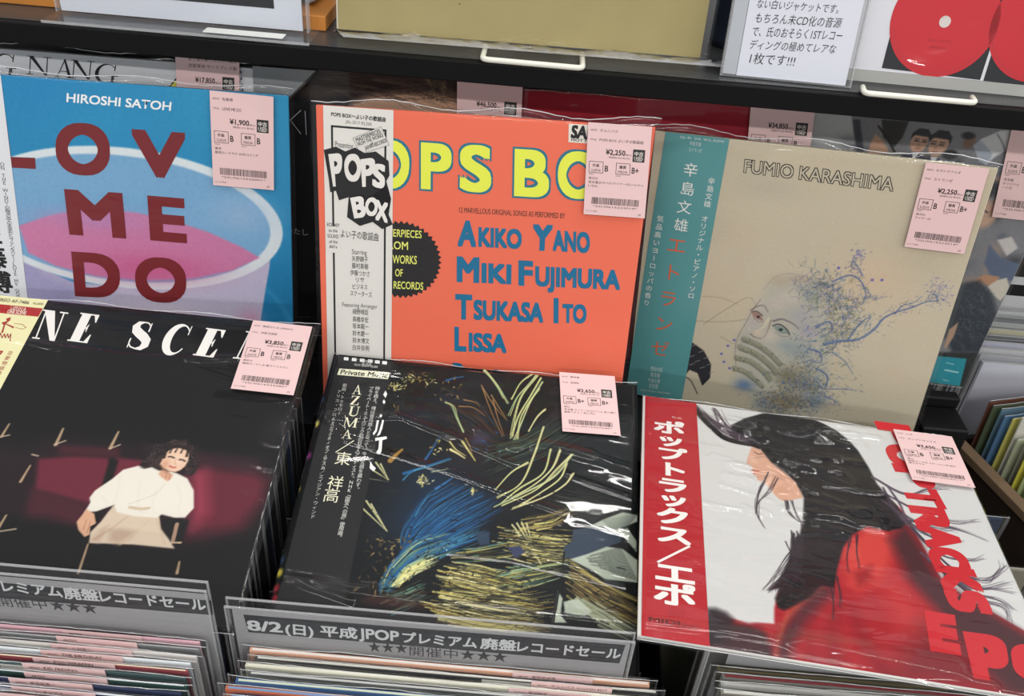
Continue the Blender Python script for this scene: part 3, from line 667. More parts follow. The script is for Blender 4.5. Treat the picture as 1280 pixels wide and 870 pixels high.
VT(b, '気品高いヨーロッパの香り', [(14.9,92.5),(10.7,193.9)], 7.6, W, 0, .0008)
for t_, p in (('辛島文雄', [(35.1,10),(46.2,10.3),(35.1,6.3)]), ('エトランゼ', [(35.1,16.6),(47.8,16.7),(35.1,12.9)]), ('SJ-R 25 ¥2,500', [(24.9,4.3),(68,4.1),(24.7,2.2)]), ('悲愁の街', [(23.7,281),(37.5,280.3),(23.6,275.4)]), ('無言歌', [(24.5,289.1),(35.7,288.5),(24.4,283.6)]), ('午後の夢', [(22.6,297.4),(36.5,296.7),(22.5,291.8)]), ('花衣裳', [(24.3,305),(35,304.3),(24.2,299.3)]), ('SIDE MUSIC RECORD', [(15.4,311.4),(50.1,309),(15.2,309.2)])):
    T(b, t_, p, (196, 210, 206), .005, .0008)
b.build('obi_strip', e)
bag(e, seed=31, amp=.0005, folds=[([(68,4.1),(111.2,10.2),(184.6,4.4),(310.7,2.7)], 2.2, 5), ([(14.6,312.8),(106.7,305),(194.6,298.7)], 1.0, 3)], top_wave=.003)
price_tag(e, [(252.8,-.1),(307,-.7),(254.2,85.8)], dict(artist='カラシマフミオ', title='エトランゼ', price='2,250', g=('B', 'B+'), note=['帯汚れ', 'ライナー付']))

# ================================================================ sleeves lying back on the bins
# ---- black cover with a seated woman
e = empty('record_sleeve', sleeve_matrix(((-.5139,0.7331,0.9915),(0.99987,0.00499,-.01531),(0.00069,-.96319,-.26881))), 'black record sleeve with a woman in white seated on red cinema seats, cream side strip', 'record')
b = card((24, 22, 24))
cv = Canvas((17, 15, 16), 1.25)
cv.poly([(34.4,176),(101,168.5),(110.6,157.3),(174.3,156.8),(303.7,162.4),(315.1,209.1),(312.7,253.8),(259.6,252.1),(169.5,239.5),(62,236)], (34, 19, 24), .9, 10)
MA = (104, 34, 50)
cv.poly([(110.8,178.9),(137.7,172.6),(167.9,170.9),(172.3,175.4),(175.2,207.1),(169.3,217),(119.9,208.4)], MA, .95, 2.5)
cv.poly([(116.7,207.1),(169.3,217),(169.5,239.5),(122.1,237.1)], (70, 26, 38), .9, 4)
cv.poly([(176,170),(200.1,170.6),(207.6,189.3),(189.4,200.8),(176.9,192.7)], MA, .95, 2)
cv.poly([(121.3,162.8),(175.4,160.1),(177.4,169.9),(126.3,172.3)], (66, 26, 36), .9, 3)
cv.poly([(242.4,175.8),(257.6,170),(298.8,171.2),(310.3,178),(312.1,197),(298.9,226),(259.3,237.5)], (96, 32, 46), .95, 8)
cv.poly([(242.9,177.3),(255.1,171.1),(270,213.9),(259.7,230.1)], (150, 56, 76), .8, 8)
cv.poly([(194.8,154.5),(295.6,158.3),(305.7,170.4),(206.6,169.1)], (52, 28, 36), .8, 5)
cv.poly([(170.6,170.6),(178.5,173),(182.3,223.2),(177.3,260.5),(182.3,280.9),(173.9,279),(169.5,239.5),(174.4,208.7)], (18, 16, 18), 1, 1.5)
cv.poly([(62,236),(140.7,233.6),(176.9,241.7),(179.8,260.2),(265.2,248.6),(318.7,223.9),(316.7,294.7),(16.7,323.9)], (16, 14, 15), .9, 6)
for pts, w in (([(70.8,160.1),(72,146.3)], 2.4), ([(119.9,163),(119.8,145.9)], 3), ([(167.2,161),(168.4,143.8)], 3), ([(105.1,202.1),(106.7,185.9)], 2.4), ([(104.8,249.2),(106.4,234.3)], 2.6), ([(182.6,278.2),(181.1,252.9)], 2.2), ([(259.3,270.5),(258.3,260.7)], 2.4)):
    cv.stroke(pts, w, (176, 150, 120), .95, w * .6, .5)
for pts in ([(70.8,160.1),(76.8,157.7)], [(118.6,163.1),(126.5,158)], [(166.8,161.9),(174.3,156.8)], [(103.6,174.8),(109.5,175.8)], [(107.3,249),(119,245.5)]):
    cv.stroke(pts, 1.4, (196, 176, 150), .8)
# figure: skirt, blouse, arms, head
SK, WH, SKIN, HR = (204, 186, 164), (222, 216, 204), (206, 160, 130), (34, 26, 26)
cv.poly([(231.5,225.6),(244.1,222.7),(255,223.1),(255.4,246.7),(241.2,243.8)], (24, 22, 24), 1, 1)
cv.stroke([(247.6,243.1),(246.3,227.8)], 3.2, (160, 130, 110), 1); cv.stroke([(246.8,244.7),(254.5,243.9)], 1.4, (196, 170, 140), 1)
cv.poly([(189.7,215.5),(206.8,216),(229.7,222),(234.7,233.4),(244,242.1),(251,249.7),(217.3,249.5),(181.7,251.8),(179.1,242.2),(184.1,232.1),(186.8,222.7)], SK, 1, .7)
cv.poly([(194.3,238.4),(202.8,236),(215.4,237.7),(213.4,243.8),(205.1,250.4),(196.5,248.4)], (176,150,130), .8, 3); cv.poly([(181.3,250),(187.4,237.6),(191.5,234.2),(190.4,246.1),(189.7,251.3)], (186,160,140), .8, 2); cv.stroke([(184.6,248.2),(195.1,236.8),(204.3,224.7)], 2, (176, 146, 124), .7, .6, 1); cv.stroke([(206.4,250.3),(215.4,237.7),(222.4,226.5)], 2, (198, 176, 150), .7, .6, 1); cv.stroke([(242.1,246.6),(234.2,234.2),(228.4,224.4)], 1.6, (190, 168, 146), .7, .6, 1)
cv.poly([(210.7,175.2),(197.6,175.8),(185.5,181.3),(179.7,190.8),(169.2,203.8),(167.1,211),(169.4,215.4),(167.7,225.5),(171.9,224.3),(177.5,223),(189.7,215.5),(194,222),(209.5,224.1),(228.2,223.6),(231.2,220.3),(242.6,222.1),(251.1,221.2),(255.7,211.6),(250.8,194.9),(242,183.9),(232.5,180.1)], WH, 1, .7)
for pts in ([(185.2,188.6),(188.8,207.1),(188.5,218)], [(203.6,189.7),(207.5,209.8),(214,221.4)], [(230.4,186.8),(241.7,201.4),(243.6,216.7)], [(219.9,197.5),(220.7,213),(227,220)], [(177,208.4),(183.6,215.4),(179.9,220.4)]):
    cv.stroke(pts, 2.0, (212, 202, 186), .5, .8, 1.2)
cv.stroke([(202.9,216.4),(212.5,216.9),(218.8,215.5)], 2.6, (190, 168, 140), .8)
cv.poly([(168.3,221.7),(176.3,225.4),(180.8,233.9),(177.3,237.2),(179.3,244.4),(176.2,246.9),(168.8,241.1),(164.8,234.1),(167.3,226.3)], SKIN, 1, .5)
cv.stroke([(172,231.8),(172.6,240.7)], .6, (150, 104, 84), .8); cv.stroke([(175.7,232.9),(176.8,243.2)], .6, (150, 104, 84), .8)
cv.poly([(197.6,175.8),(199.1,167.4),(201.3,161.3),(201.8,156.2),(210.2,153.6),(213.3,149.8),(217.4,146.8),(223.9,146.9),(229.9,145.4),(236,149),(239.5,153.7),(244.2,162.4),(248.1,171),(247,176.9),(244.1,181.3),(237.9,179.5),(233.8,175.1),(223.9,179.4),(215.4,178.8),(208.9,176.2),(202.7,178.5)], (30, 23, 24), 1, .8)
for i in range(130):   # curls
    q = [(202.6,169.5),(207.6,163.1),(213.1,155.8),(220.8,150.7),(230.7,150.4),(238.4,157.2),(243.5,167.4),(243.8,175.6),(208.2,173.8),(212.8,168.4)][R.randint(10)]; q = (q[0] + R.randn()*3, q[1] + R.randn()*2.5); a = R.uniform(0, 6.3); s_ = [q]
    for k in range(5): a += .7; s_.append((s_[-1][0] + math.cos(a)*1.6, s_[-1][1] + math.sin(a)*1.6))
    cv.stroke(s_, .7, ((72,52,50),(46,34,36),(96,76,72))[R.randint(3)], .7, .3)
cv.poly([(215.4,165.6),(216.4,159.6),(219.5,155.9),(226.1,154.3),(231.2,154.6),(236.1,159.1),(237.6,166.4),(236.5,172.3),(233.6,176.7),(230,178.8),(224.4,178.6),(218.7,175.9),(214.7,172.3)], (222, 186, 160), 1, .7)
cv.blob([(219,172.6)][0], 4, 6, (196, 140, 112), .7); cv.blob([(228.2,165.8)][0], 6, 6, (230, 202, 178), .7)
for pts, w in (([(216.1,165.5),(216.1,158.8),(217.2,155.3)], 2.4), ([(219.4,160.1),(220.6,154.9)], 1.6), ([(223.9,158.8),(224.8,154.5)], 1.6), ([(229,159.1),(229.6,153.9)], 1.6), ([(234.8,161.8),(234.2,155.1)], 2.4), ([(215.9,158),(222.9,153),(233.5,155.2)], 3.2)): cv.stroke(pts, w, (38, 28, 28), .9, w*.6, .5)
for pts, w in (([(219.6,164.3),(222,164),(224.8,165)], 1.5), ([(229.7,166.1),(232.2,166),(235,167.1)], 1.5)): cv.stroke(pts, w, (58, 38, 36), .95)
cv.stroke([(226.6,165.2),(226.7,170.1),(228.4,171.2)], .7, (190, 140, 118), .8); cv.stroke([(223.5,173.4),(226.3,174.5),(228.6,174.2)], 1.7, (186, 92, 86), .9)
cv.poly([(216.3,181.9),(218.5,177.6),(223,178.7),(228.7,181.3),(228.8,186.2),(225.7,189.7),(220.5,186.3)], (206, 158, 130), 1, .7)
for pts in ([(218.7,178.4),(223.1,181.2),(223.9,185.9)], [(221.7,178.9),(226,181.6),(226.8,186.4)]): cv.stroke(pts, .7, (158, 108, 88), .8)
cv.poly([(213,182.3),(220.3,185.5),(226.8,188.8),(230.1,183.6),(235.4,189.5),(232.4,197.7),(222.6,197.2),(214.8,190.1)], (222, 216, 204), 1, .8); cv.stroke([(224.6,190.6),(220.9,200.5),(210.9,207.9),(200.6,213.6)], .9, (200, 190, 172), .7)
cv.grain(.5, 1, 9)
add_canvas(b, cv, z=.0001)
WT = (236, 232, 226)
for ch, p in zip('NESCENE', ([(52.5,48.7),(82.2,50),(48.7,11.9)], [(85.9,47.5),(115.6,48.8),(85.6,11.4)], [(142.1,49.4),(171.8,50.7),(141.3,14.7)], [(175.8,51.2),(201.4,52),(177.5,14.2)], [(207.8,50.2),(238.3,51.4),(211.1,15.2)], [(246.2,49.4),(276.7,50.6),(250.4,14.3)], [(288.4,51.1),(317.3,52.5),(291.9,15.3)])):
    SF(b, ch, p, WT, .30, .045, .0003)
build_card('cover', b, e)
b = MB(); CR = (232, 226, 176)
q = [(48.8,0.2),(48.3,110.7)]; w_ = q[0][0]
poly(b, [(-.3, -.3), (w_, -.3), (w_, 315.2), (-.3, 315.2)], CR, .0006)
v0 = [(5.1,9.7),(9.4,19.7)]; poly(b, [(-.3, 11), (w_ - .6, 11), (w_ - .6, 22), (-.3, 22)], (172, 44, 44), .0007)
RD = (164, 50, 42)
T(b, 'STEREO AF-7486', [(-3.9,7.1),(32.7,7.6),(-4,3.3)], (60, 56, 50), .01, .0008); T(b, '¥2,800', [(36.5,7.1),(46.7,6.9),(36.2,4.5)], (120, 110, 60), .01, .0008)
T(b, 'しばたひとみ', [(18.2,16.5),(33.2,16.6),(17.8,11.7)], (238, 226, 210), .02, .0008); T(b, 'ONE SCENE', [(17.1,21.3),(35.4,21.1),(16.6,17.2)], (238, 226, 210), .02, .0008)
poly(b, [(19.3,28.4),(22.9,25.8),(23.8,29.9),(21.3,31.2)], RD, .0008); poly(b, [(21.3,31.2),(23.8,29.9),(21.8,34.3),(30.8,37.2),(30.9,39.3),(21.5,35.3),(23.8,46.3),(21.9,45.5),(20.4,36.5),(17,33.9)], RD, .0008)
line(b, [(29.2,33.3),(37,33.3),(42.2,36.8),(39.4,39.2),(32.7,38)], .5, RD, .0008)
line(b, [(17.3,49.1),(22.3,53.5),(21.6,46.5),(25.5,52.1),(25.7,47),(28.4,51.7),(28.6,46.7),(31.3,51.4),(31.5,46.3),(34.4,55)], .8, RD, .0008)
VT(b, '恋愛物語第一幕より新曲収録', [(40.3,69.1),(39.8,141.3)], 5.2, RD, .01, .0008); VT(b, 'ワンシーン', [(28.5,71.5),(33,142.1)], 12, RD, .03, .0008)
b.build('obi_strip', e)
bag(e, w=.322, h=.320, y0=-.002, seed=41, amp=.0005, folds=[([(7.6,51.4),(71.3,57.3),(141.2,60.4),(201.6,57.9),(253.2,49.5)], 3.0, 3), ([(52.4,9.3),(163.8,10.8),(306.5,9.3)], 1.0, 3), ([(243.8,99.3),(288.5,99.6),(317.2,94.3)], 1.4, 6)], xo=.0015)
price_tag(e, [(255.2,3.2),(314.2,4.1),(255.2,87.8)], dict(artist='柴田ひとみ (PENNY)', title='ONE SCENE', price='3,850', net='3,500', g=('B', 'B'), note=['帯折れ', '歌詞カードしみ 紙サイドメクレ']))

# ---- black cover with feathery blue and yellow crystals
e = empty('record_sleeve', sleeve_matrix(((-.1829,0.7432,0.9476),(0.99992,-.00928,-.00821),(-.01125,-.95738,-.28862))), 'black record sleeve covered in feathery blue and yellow crystal streaks', 'record')
b = card((30, 31, 32))
cv = Canvas((10, 12, 14), 1.5)
R = np.random.RandomState(17)
for p, rx_, ry_, c, a in zip([(120.3,134.6),(153.9,95.4),(97,178.9),(153.8,18.7),(270.2,81.8),(237.7,57.6),(123.9,42.3),(94.9,65.1),(195.9,134.6),(146.6,165.3)], (40,30,30,30,40,30,25,30,40,30), (30,30,40,14,40,14,16,14,30,40),
        ((20,40,62),(44,32,34),(22,36,48),(24,34,44),(24,28,30),(30,28,30),(22,34,54),(30,40,60),(30,30,26),(18,38,64)), (.8,.8,.7,.7,.8,.8,.6,.6,.6,.8)):
    cv.blob(p, rx_, ry_, c, a)
cv.blob([(160.4,83.6)][0], 12, 10, (52, 56, 84), .9, 0, .3)
def fan(o, tips, n, cols, w=(.5, 1.6), bend=.12, jit=5, a=.9, start=0.0):
    """a spray of strokes from around o towards points between the tips"""
    t0, t1 = np.array(tips[0], float), np.array(tips[-1], float)
    for i in range(n):
        f = R.uniform(0, 1) * (len(tips) - 1); j = min(int(f), len(tips) - 2); e_ = np.array(tips[j]) * (1 - f + j) + np.array(tips[j+1]) * (f - j) + R.randn(2) * jit
        s_ = np.array(o) + R.randn(2) * jit * .5; s_ = s_ + (e_ - s_) * (start + R.uniform(0, .45)); d = e_ - s_; nn = np.array((-d[1], d[0])); k = R.uniform(-bend, bend)
        cv.stroke([s_, (s_ + e_) / 2 + nn * k, e_], R.uniform(*w), cols[R.randint(len(cols))], R.uniform(.5, 1) * a, .25, .25)
BLU = ((34,98,150),(26,76,124),(54,126,166),(20,54,90),(86,160,184)); YEL = ((222,212,128),(196,182,96),(236,228,160),(160,146,78),(238,232,182)); GRN = ((120,170,140),(70,130,130),(166,190,150),(58,104,96)); DRK = ((16,18,20),(28,24,22),(20,26,30))
def bundle(A, B, n, cols, w=(.5, 1.5), jit=2.0, a=.9, frac=(.25, .8)):
    """strokes lying side by side between two guide curves, like barbs of a feather"""
    A, B = np.array(A, float), np.array(B, float); t = np.linspace(0, 1, len(A))
    for i in range(n):
        f = R.rand(); l = R.uniform(*frac); t0 = R.uniform(0, 1 - l * .8); tt = np.clip(np.linspace(t0, t0 + l, 5), 0, 1); k = np.clip(f + np.linspace(0, R.uniform(-.12, .12), 5), 0, 1)[:, None]
        pa = np.stack([np.interp(tt, t, A[:, 0]), np.interp(tt, t, A[:, 1])], 1); pb = np.stack([np.interp(tt, t, B[:, 0]), np.interp(tt, t, B[:, 1])], 1)
        cv.stroke(pa * (1 - k) + pb * k + R.randn(2) * jit, R.uniform(*w), cols[R.randint(len(cols))], R.uniform(.55, 1) * a, .3, .25)
OCH = ((150,126,70),(112,90,52),(176,150,92),(90,70,44))
cv.blob([(129.4,175.3)][0], 40, 30, (18, 44, 78), .8); cv.blob([(159.9,151.4)][0], 30, 14, (20, 40, 66), .8)
bundle([(103.6,221.2),(102.5,186.3),(115.4,153.8),(146.2,129.9)], [(103.6,221.2),(129.4,202.3),(162.8,178.1),(190.3,157.1)], 190, BLU[:4] + BLU[:2] + DRK[:1], (.5, 1.5))
bundle([(115.9,208.4),(142.5,191.5),(169.8,174.9)], [(124.1,215.2),(150.6,198.5),(175.2,184.8)], 50, BLU, (.5, 1.4))
bundle([(89.7,247.2),(94,223),(110.8,198.1),(138.8,185.6)], [(94.2,249.6),(109.3,234.8),(125.7,216.6),(148.3,203.4)], 150, GRN + BLU[:2] + BLU[:1] + DRK[:1], (.6, 1.7))
bundle([(98.9,244),(109.6,222.8),(130.5,209.9)], [(106.5,239.5),(118.8,227.9),(138.4,216)], 60, (YEL[0], YEL[2], GRN[2], (214, 218, 150)), (.6, 1.8), 1.5)
bundle([(87.8,252.4),(107.4,245.3),(126.7,233.7)], [(97.5,269.2),(116.7,260.1),(135.6,247.4)], 40, GRN + DRK, (.5, 1.4))
cv.poly([(80.6,251),(108.1,249.6),(136.4,253.8),(130.4,260.1),(96.4,262.2),(76.5,258.6)], (84, 40, 34), .6, 5)
bundle([(142.5,214.8),(174,215.9),(206.6,223)], [(135.3,235),(169.5,240.2),(208,242)], 120, YEL + DRK, (.6, 2.0))
bundle([(131.9,241.2),(169.8,243.1),(211.7,244.5)], [(143,251.7),(184.8,254.5),(219.6,258)], 80, YEL[:3] + DRK + DRK, (.5, 1.6))
bundle([(122.4,252.4),(164.7,259.4),(216.2,258.3)], [(144.1,270),(186.5,271.2),(247.5,266.3)], 110, YEL + YEL[:3] + OCH[:2], (.6, 2.0))
bundle([(184.6,175.7),(214,177.3),(256.5,175.9)], [(191.2,209.5),(223.8,215.2),(254.6,204.3)], 120, YEL + DRK + DRK + OCH[:1], (.5, 1.6))
bundle([(144.2,205.4),(172.3,199.2),(207.5,187.6)], [(152.5,215.2),(180.6,210.7),(208.6,203.1)], 60, DRK + DRK + YEL[:2] + GRN[:2], (.5, 1.5))
bundle([(188.6,220.4),(216.4,211.4),(253.1,201.4)], [(189,239.6),(217.8,232.2),(249.5,218.5)], 90, GRN + DRK + YEL[:2], (.5, 1.6))
bundle([(198.6,167.7),(234.8,155.5),(267.8,135)], [(206.7,178.1),(235.7,171.7),(258.6,154.5)], 60, OCH + YEL[:2] + DRK, (.5, 1.7))
bundle([(186.2,239.9),(211.4,240.2),(242.3,231.1)], [(187.8,257),(212.6,255.9),(241.2,250.1)], 70, YEL[:2] + DRK + DRK, (.5, 1.5))
bundle([(253.2,204.4),(284.3,220.8),(317.5,233.5)], [(248.6,230.4),(281.4,251.6),(314.5,263.7)], 150, OCH + YEL[:2] + DRK, (.6, 2.2))
bundle([(257.2,232.5),(281.2,243.1),(315.9,260.7)], [(251.9,240.3),(278,254.8),(309,267)], 40, ((166,176,146),(190,196,160),(130,136,110)), (.8, 2.6))
for o_, pts in (([(221.2,197.1)][0], [(199,172.5),(203.2,170.4),(207.5,169.1),(212,169.5)]), ([(227.6,207.9)][0], [(203.1,178.5),(210.6,180.9),(216.1,186.6)]), ([(87.3,191.2)][0], [(58.4,168.5),(63.3,163),(68.3,165.8)]), ([(80.1,139.2)][0], [(58.5,127.8),(65,121.8),(69.8,123)]), ([(194,241.3)][0], [(156.8,220.8),(163.9,221.5),(172,223.7)])):
    for p in pts: cv.stroke([p, o_], 1.6, (208, 204, 150), .95, .5)
for i in range(14):
    a_ = [(173.5,238.3),(200.1,238.5)]; f = i / 13; p = np.array(a_[0]) * (1-f) + np.array(a_[1]) * f; cv.stroke([p, p + np.array((2.5, -8 + 4*f))], .9, (206, 202, 150), .9)
# fine barbs filling the darkness between the plumes
for i in range(420):
    p = (R.uniform(66, 312), R.uniform(6, 312)); a = R.uniform(-1.1, .5); l = R.uniform(4, 16); k = R.uniform(-.25, .25)
    d = np.array((math.cos(a), math.sin(a))) * l; nn = np.array((-d[1], d[0])) * k; q = np.array(p)
    cv.stroke([q, q + d * .5 + nn, q + d], R.uniform(.4, 1.0), ((36,44,50),(26,46,60),(58,52,38),(40,58,52),(66,58,40),(30,40,62),(52,34,34))[R.randint(7)], R.uniform(.5, .9), .25, .3)
bundle([(161.6,94.5),(199.3,79),(229.3,49.1)], [(172.7,128.7),(224,96.3),(269.8,63.3)], 70, ((52,78,66),(70,92,74),(36,52,50),(90,100,70)), (.4, 1.0))
bundle([(121.5,22.7),(155.8,38.4),(183.5,78.1)], [(110.6,63.2),(144.1,78.1),(178.2,88.9)], 60, ((84,58,40),(52,42,40),(58,36,38),(46,60,74)), (.4, 1.0))
bundle([(233.1,121.8),(271.4,126.1),(310.9,130.2)], [(227.4,156.3),(264.8,160.4),(287.1,162)], 40, ((40,46,46),(60,58,44),(30,36,40)), (.5, 1.2))
bundle([(142.9,217.7),(181.6,221.2),(217.5,227.8)], [(130.2,258.7),(179,265),(240.6,265.7)], 110, YEL + ((120,106,60),), (.5, 2.2), 3.0)
bundle([(188.5,178.5),(221.5,179.7),(253.7,181)], [(201.1,199.2),(230.2,203.8),(253.1,201.4)], 50, YEL[:3], (.5, 1.6))
bundle([(142.9,217.7),(181.6,221.2),(217.5,227.8)], [(130.4,260.1),(179.2,266.4),(240.7,267)], 70, DRK + ((48,42,28),), (.5, 1.4), 3.0)
bundle([(184.7,177.3),(221.5,179.7),(253.7,181)], [(201.2,200.8),(230.3,205.3),(253.1,202.9)], 36, DRK, (.5, 1.3))
# long pale blades
PB = ((196,200,136),(150,176,130),(210,206,150))
for pts in ([(191.3,77.2),(191.8,53.5),(197.2,28.5),(211.8,1.4)], [(190,80.1),(195.8,53.1),(205.3,27.5),(215.4,5.1)], [(194,81.5),(201.4,52.4),(207.2,32.2),(217.2,8.9)], [(186.3,54.2),(192.4,30),(204.3,12.6),(211.6,-2.7)], [(187.9,34.5),(194.5,13.8),(201.9,2.6),(209.8,-3.5)], [(196.2,79.4),(197.7,57.6),(204.3,37.5),(214.4,17.4)],
            [(186.2,152.6),(203.4,133.8),(225,114),(229.8,88.3)], [(183.4,146.2),(203.1,128.7),(214.7,97.3),(221.3,64.3)], [(196.7,144.7),(218.1,126.9),(232.4,108.7),(239.1,87.3)], [(188.5,154),(218.6,133.8),(237.1,110.8),(248.7,93.4)], [(204.8,152.2),(223.3,136.6),(240.6,119.2),(246,102.7)], [(181.3,156.5),(203.9,140.5),(232.9,118.3),(251.8,91.2)], [(197.7,156.3),(226.6,141.4),(245.5,125.6),(251,112.7)],
            [(181.1,138),(194.6,117.4),(209,105.2)], [(206.6,70.7),(215,52.7),(220.8,42.3)], [(184.3,39.9),(171.8,18.6),(156,0.1)], [(179.7,33.6),(166.4,13.1),(153.2,-3.7)], [(121.1,45.6),(129.5,48.5),(135.9,62.1),(143.3,78.2)]):
    for k in range(2):
        cv.stroke([(p[0] + R.randn()*.6, p[1] + R.randn()*.6) for p in pts], .9, PB[R.randint(3)], .95, 1.9 if k == 0 else .6, .3)
for pts in ([(155.6,20.5),(166.4,46.9),(182,79.2)], [(166.5,31.2),(175.9,45.8),(185.2,60.1)], [(168.6,36.9),(175.3,57.4),(183.5,78.1)], [(157.6,24.3),(171,44.4),(183.4,58.4)], [(136,48.7),(150.5,48.8),(162.5,57)], [(139.8,40.4),(151.3,41.9),(156.6,46.2)]):
    cv.stroke(pts, 1.2, (170, 128, 80), .9, .5)
for pts, c, w in (([(133.4,99.6),(140.8,103.2),(148.3,107.7)], YEL[2], 2.6), ([(131.5,90.7),(138.7,99),(148.7,105)], YEL[0], 1.6), ([(143.8,89.2),(151.2,99.3),(158.4,109.2)], YEL[0], 2.2), ([(146.5,85.3),(152.3,95.6),(154.6,102.5)], OCH[0], 1.4), ([(93.2,130.8),(110.9,121.8),(133.8,109.4)], BLU[0], 3.0), ([(102.4,126.3),(118.2,119.2),(135.4,110.1)], BLU[4], 1.4),
                  ([(125.2,143.5),(132.6,136.7),(139.4,129.9)], (50,112,170), 2.6), ([(111.2,112.9),(115.8,101.6),(121.4,85.4)], (40,90,140), 2.6), ([(93.5,137.7),(98.4,130.2),(103.9,126.1)], BLU[2], 1.6), ([(119.3,18.9),(127.1,14.9),(136.6,11.7)], BLU[0], 2.4), ([(78.2,118.5),(83.1,110.8),(87.6,104.9)], (170,130,60), 5.0), ([(119.1,126.1),(127.9,123.3),(133.7,120.9)], (170,180,140), 1.4), ([(60.6,139.7),(69.8,140.4),(80.4,140.9)], (150,150,130), .8)):
    cv.stroke(pts, w, c, .9, w * .4, .4)
for q, n_, sp, cs in zip([(67.5,33.3),(82.3,23.5),(73.9,58.1),(112.8,135.5),(89.4,16.5),(100.8,21.2),(122.1,27.7),(121.7,99.1),(87.8,211.5),(84.7,234.5),(104.2,201.9),(158.7,140.5),(135.1,217.8),(120.8,241.7),(161.6,94.5)], (26, 14, 8, 26, 14, 10, 16, 10, 26, 20, 20, 12, 60, 60, 10), (4,4,3,4,6,5,8,5,10,10,8,4,12,14,10), (YEL,YEL,OCH,YEL,OCH,YEL,OCH,YEL,OCH,OCH,OCH,YEL,DRK,DRK,BLU)):
    for _ in range(n_):
        p = (q[0] + R.randn()*sp, q[1] + R.randn()*sp*.8); a = R.uniform(0, 6.3); l = R.uniform(1, 4.5); cv.stroke([p, (p[0] + math.cos(a)*l, p[1] + math.sin(a)*l)], R.uniform(.6, 1.6), cs[R.randint(len(cs))], .9, .3)
# slate sky patch and white fans on the right
cv.poly([(254.8,171.2),(287.1,162.8),(300.4,167.8),(298.3,179.3),(275.8,189.6),(263.1,200.3),(248.7,199.5),(246.8,189.6),(254.5,182.5)], (54, 66, 82), 1, .6)
cv.poly([(196.4,195.1),(207.8,192.3),(212.6,198),(204.5,205)], (56, 62, 90), 1, .6); cv.poly([(164.9,184.3),(179.2,181.1),(180.4,193.7),(172,196.1)], (44, 62, 84), .9, 1)
PAL = (192, 202, 184)
for P in ([(253.1,200.6),(269.4,193.4),(285.9,184.6),(300.5,185.4),(313.5,194.9),(313.4,216.2),(299.2,216.2),(285,216.2),(272,208.5)], [(266.5,168.3),(281.1,158.6),(300.3,148.2),(313.8,150),(313.8,156.6),(298.9,164.8),(293.1,171.9),(284.1,164.8)], [(294.5,168.5),(301.9,174.1),(312.9,187.2),(312.9,176.1),(304.8,164.1)], [(243.7,231),(248.3,237.8),(246.9,252.3),(252.7,258.8),(240.3,260.1),(242.4,245.7)], [(249.1,240.6),(261.5,236.4),(274.4,246.6),(267.6,251.6),(250.9,250.5)]):
    cv.poly(P, PAL, .92, .7)
for i in range(34):
    f = i / 33; o_ = [(256,201.1)][0]; t_ = [(298.3,184),(314.1,214.6)]; p = np.array(t_[0]) * (1-f) + np.array(t_[1]) * f; m_ = np.array(o_) + (p - np.array(o_)) * R.uniform(.25, .6)
    cv.stroke([m_, p], .5, (70, 78, 70), .7)
for i in range(22):
    f = i / 21; t_ = [(281.1,158.6),(314.6,148.3)]; o_ = [(297.5,173)][0]; p = np.array(t_[0]) * (1-f) + np.array(t_[1]) * f; cv.stroke([np.array(o_) + (p - np.array(o_)) * R.uniform(.2, .5), p], .5, (80, 90, 84), .7)
for i in range(60):  # fine dark cracks and light flecks
    p = (R.uniform(60, 312), R.uniform(130, 312)); a = R.uniform(-.6, .3); l = R.uniform(3, 10)
    cv.stroke([p, (p[0] + math.cos(a)*l, p[1] + math.sin(a)*l + R.randn())], R.uniform(.4, 1.4), (16, 17, 18), .9)
cv.stroke([(247.7,194.2),(246.5,213.5),(244.5,232.3),(242.6,250.6),(240.6,265)], 1.6, (14, 15, 16), 1)
for q, c in zip([(-.6,57.4),(0.7,85.8),(0.9,122.1),(-1.5,158.6),(-3.5,182),(0.4,228.5),(1.8,240.3),(2.4,254.2),(3.3,263.4)], ((32,70,110),(200,190,90),(120,40,110),(196,176,80),(204,184,60),(40,60,90),(206,190,70),(150,36,50),(160,40,54))):
    cv.blob(q, 3.5, 6, c, .9, 10, .3)
cv.grain(.8, 1, 8)
add_canvas(b, cv, z=.0001)
build_card('cover', b, e)
b = MB(); OB = (21, 21, 23)
q = [(62,4.5),(62.3,242),(3.6,14.9),(9.1,253.4)]
ol, orr = (q[2][0] + q[3][0]) / 2 - 1, (q[0][0] + q[1][0]) / 2
poly(b, [(ol, -.3), (orr, -.3), (orr, 315.2), (ol, 315.2)], OB, .0006)
CRM = (228, 226, 198)
poly(b, [(9.4,17.3),(60.6,16),(60.4,24.7),(8.6,25.5)], CRM, .0008)
T(b, 'Private Music', [(11.2,24.2),(59.3,23.1),(11.7,18.6)], (34, 36, 34), .02, .0009, 4)
for i in range(6):
    p = [(13.7,3.3),(22,3.3),(30.3,3.3),(38.6,3.3),(46,3.4),(53.5,3.5)][i]; poly(b, [(p[0]-2.6, p[1]-1), (p[0]+2.2, p[1]-1), (p[0]+2.6, p[1]+3), (p[0]-2.2, p[1]+3)], (226, 228, 228), .0008)
for t_, p in (('STEREO', [(30.8,6.3),(40.7,6.1),(30.8,3.7)]), ('東 祥高', [(30.7,10),(40.5,9.8),(30.5,6.9)]), ('PLAY-2005W ¥2,800', [(23.6,11.9),(47.5,12),(23.5,9.3)])):
    T(b, t_, p, (196, 196, 190), .01, .0008)
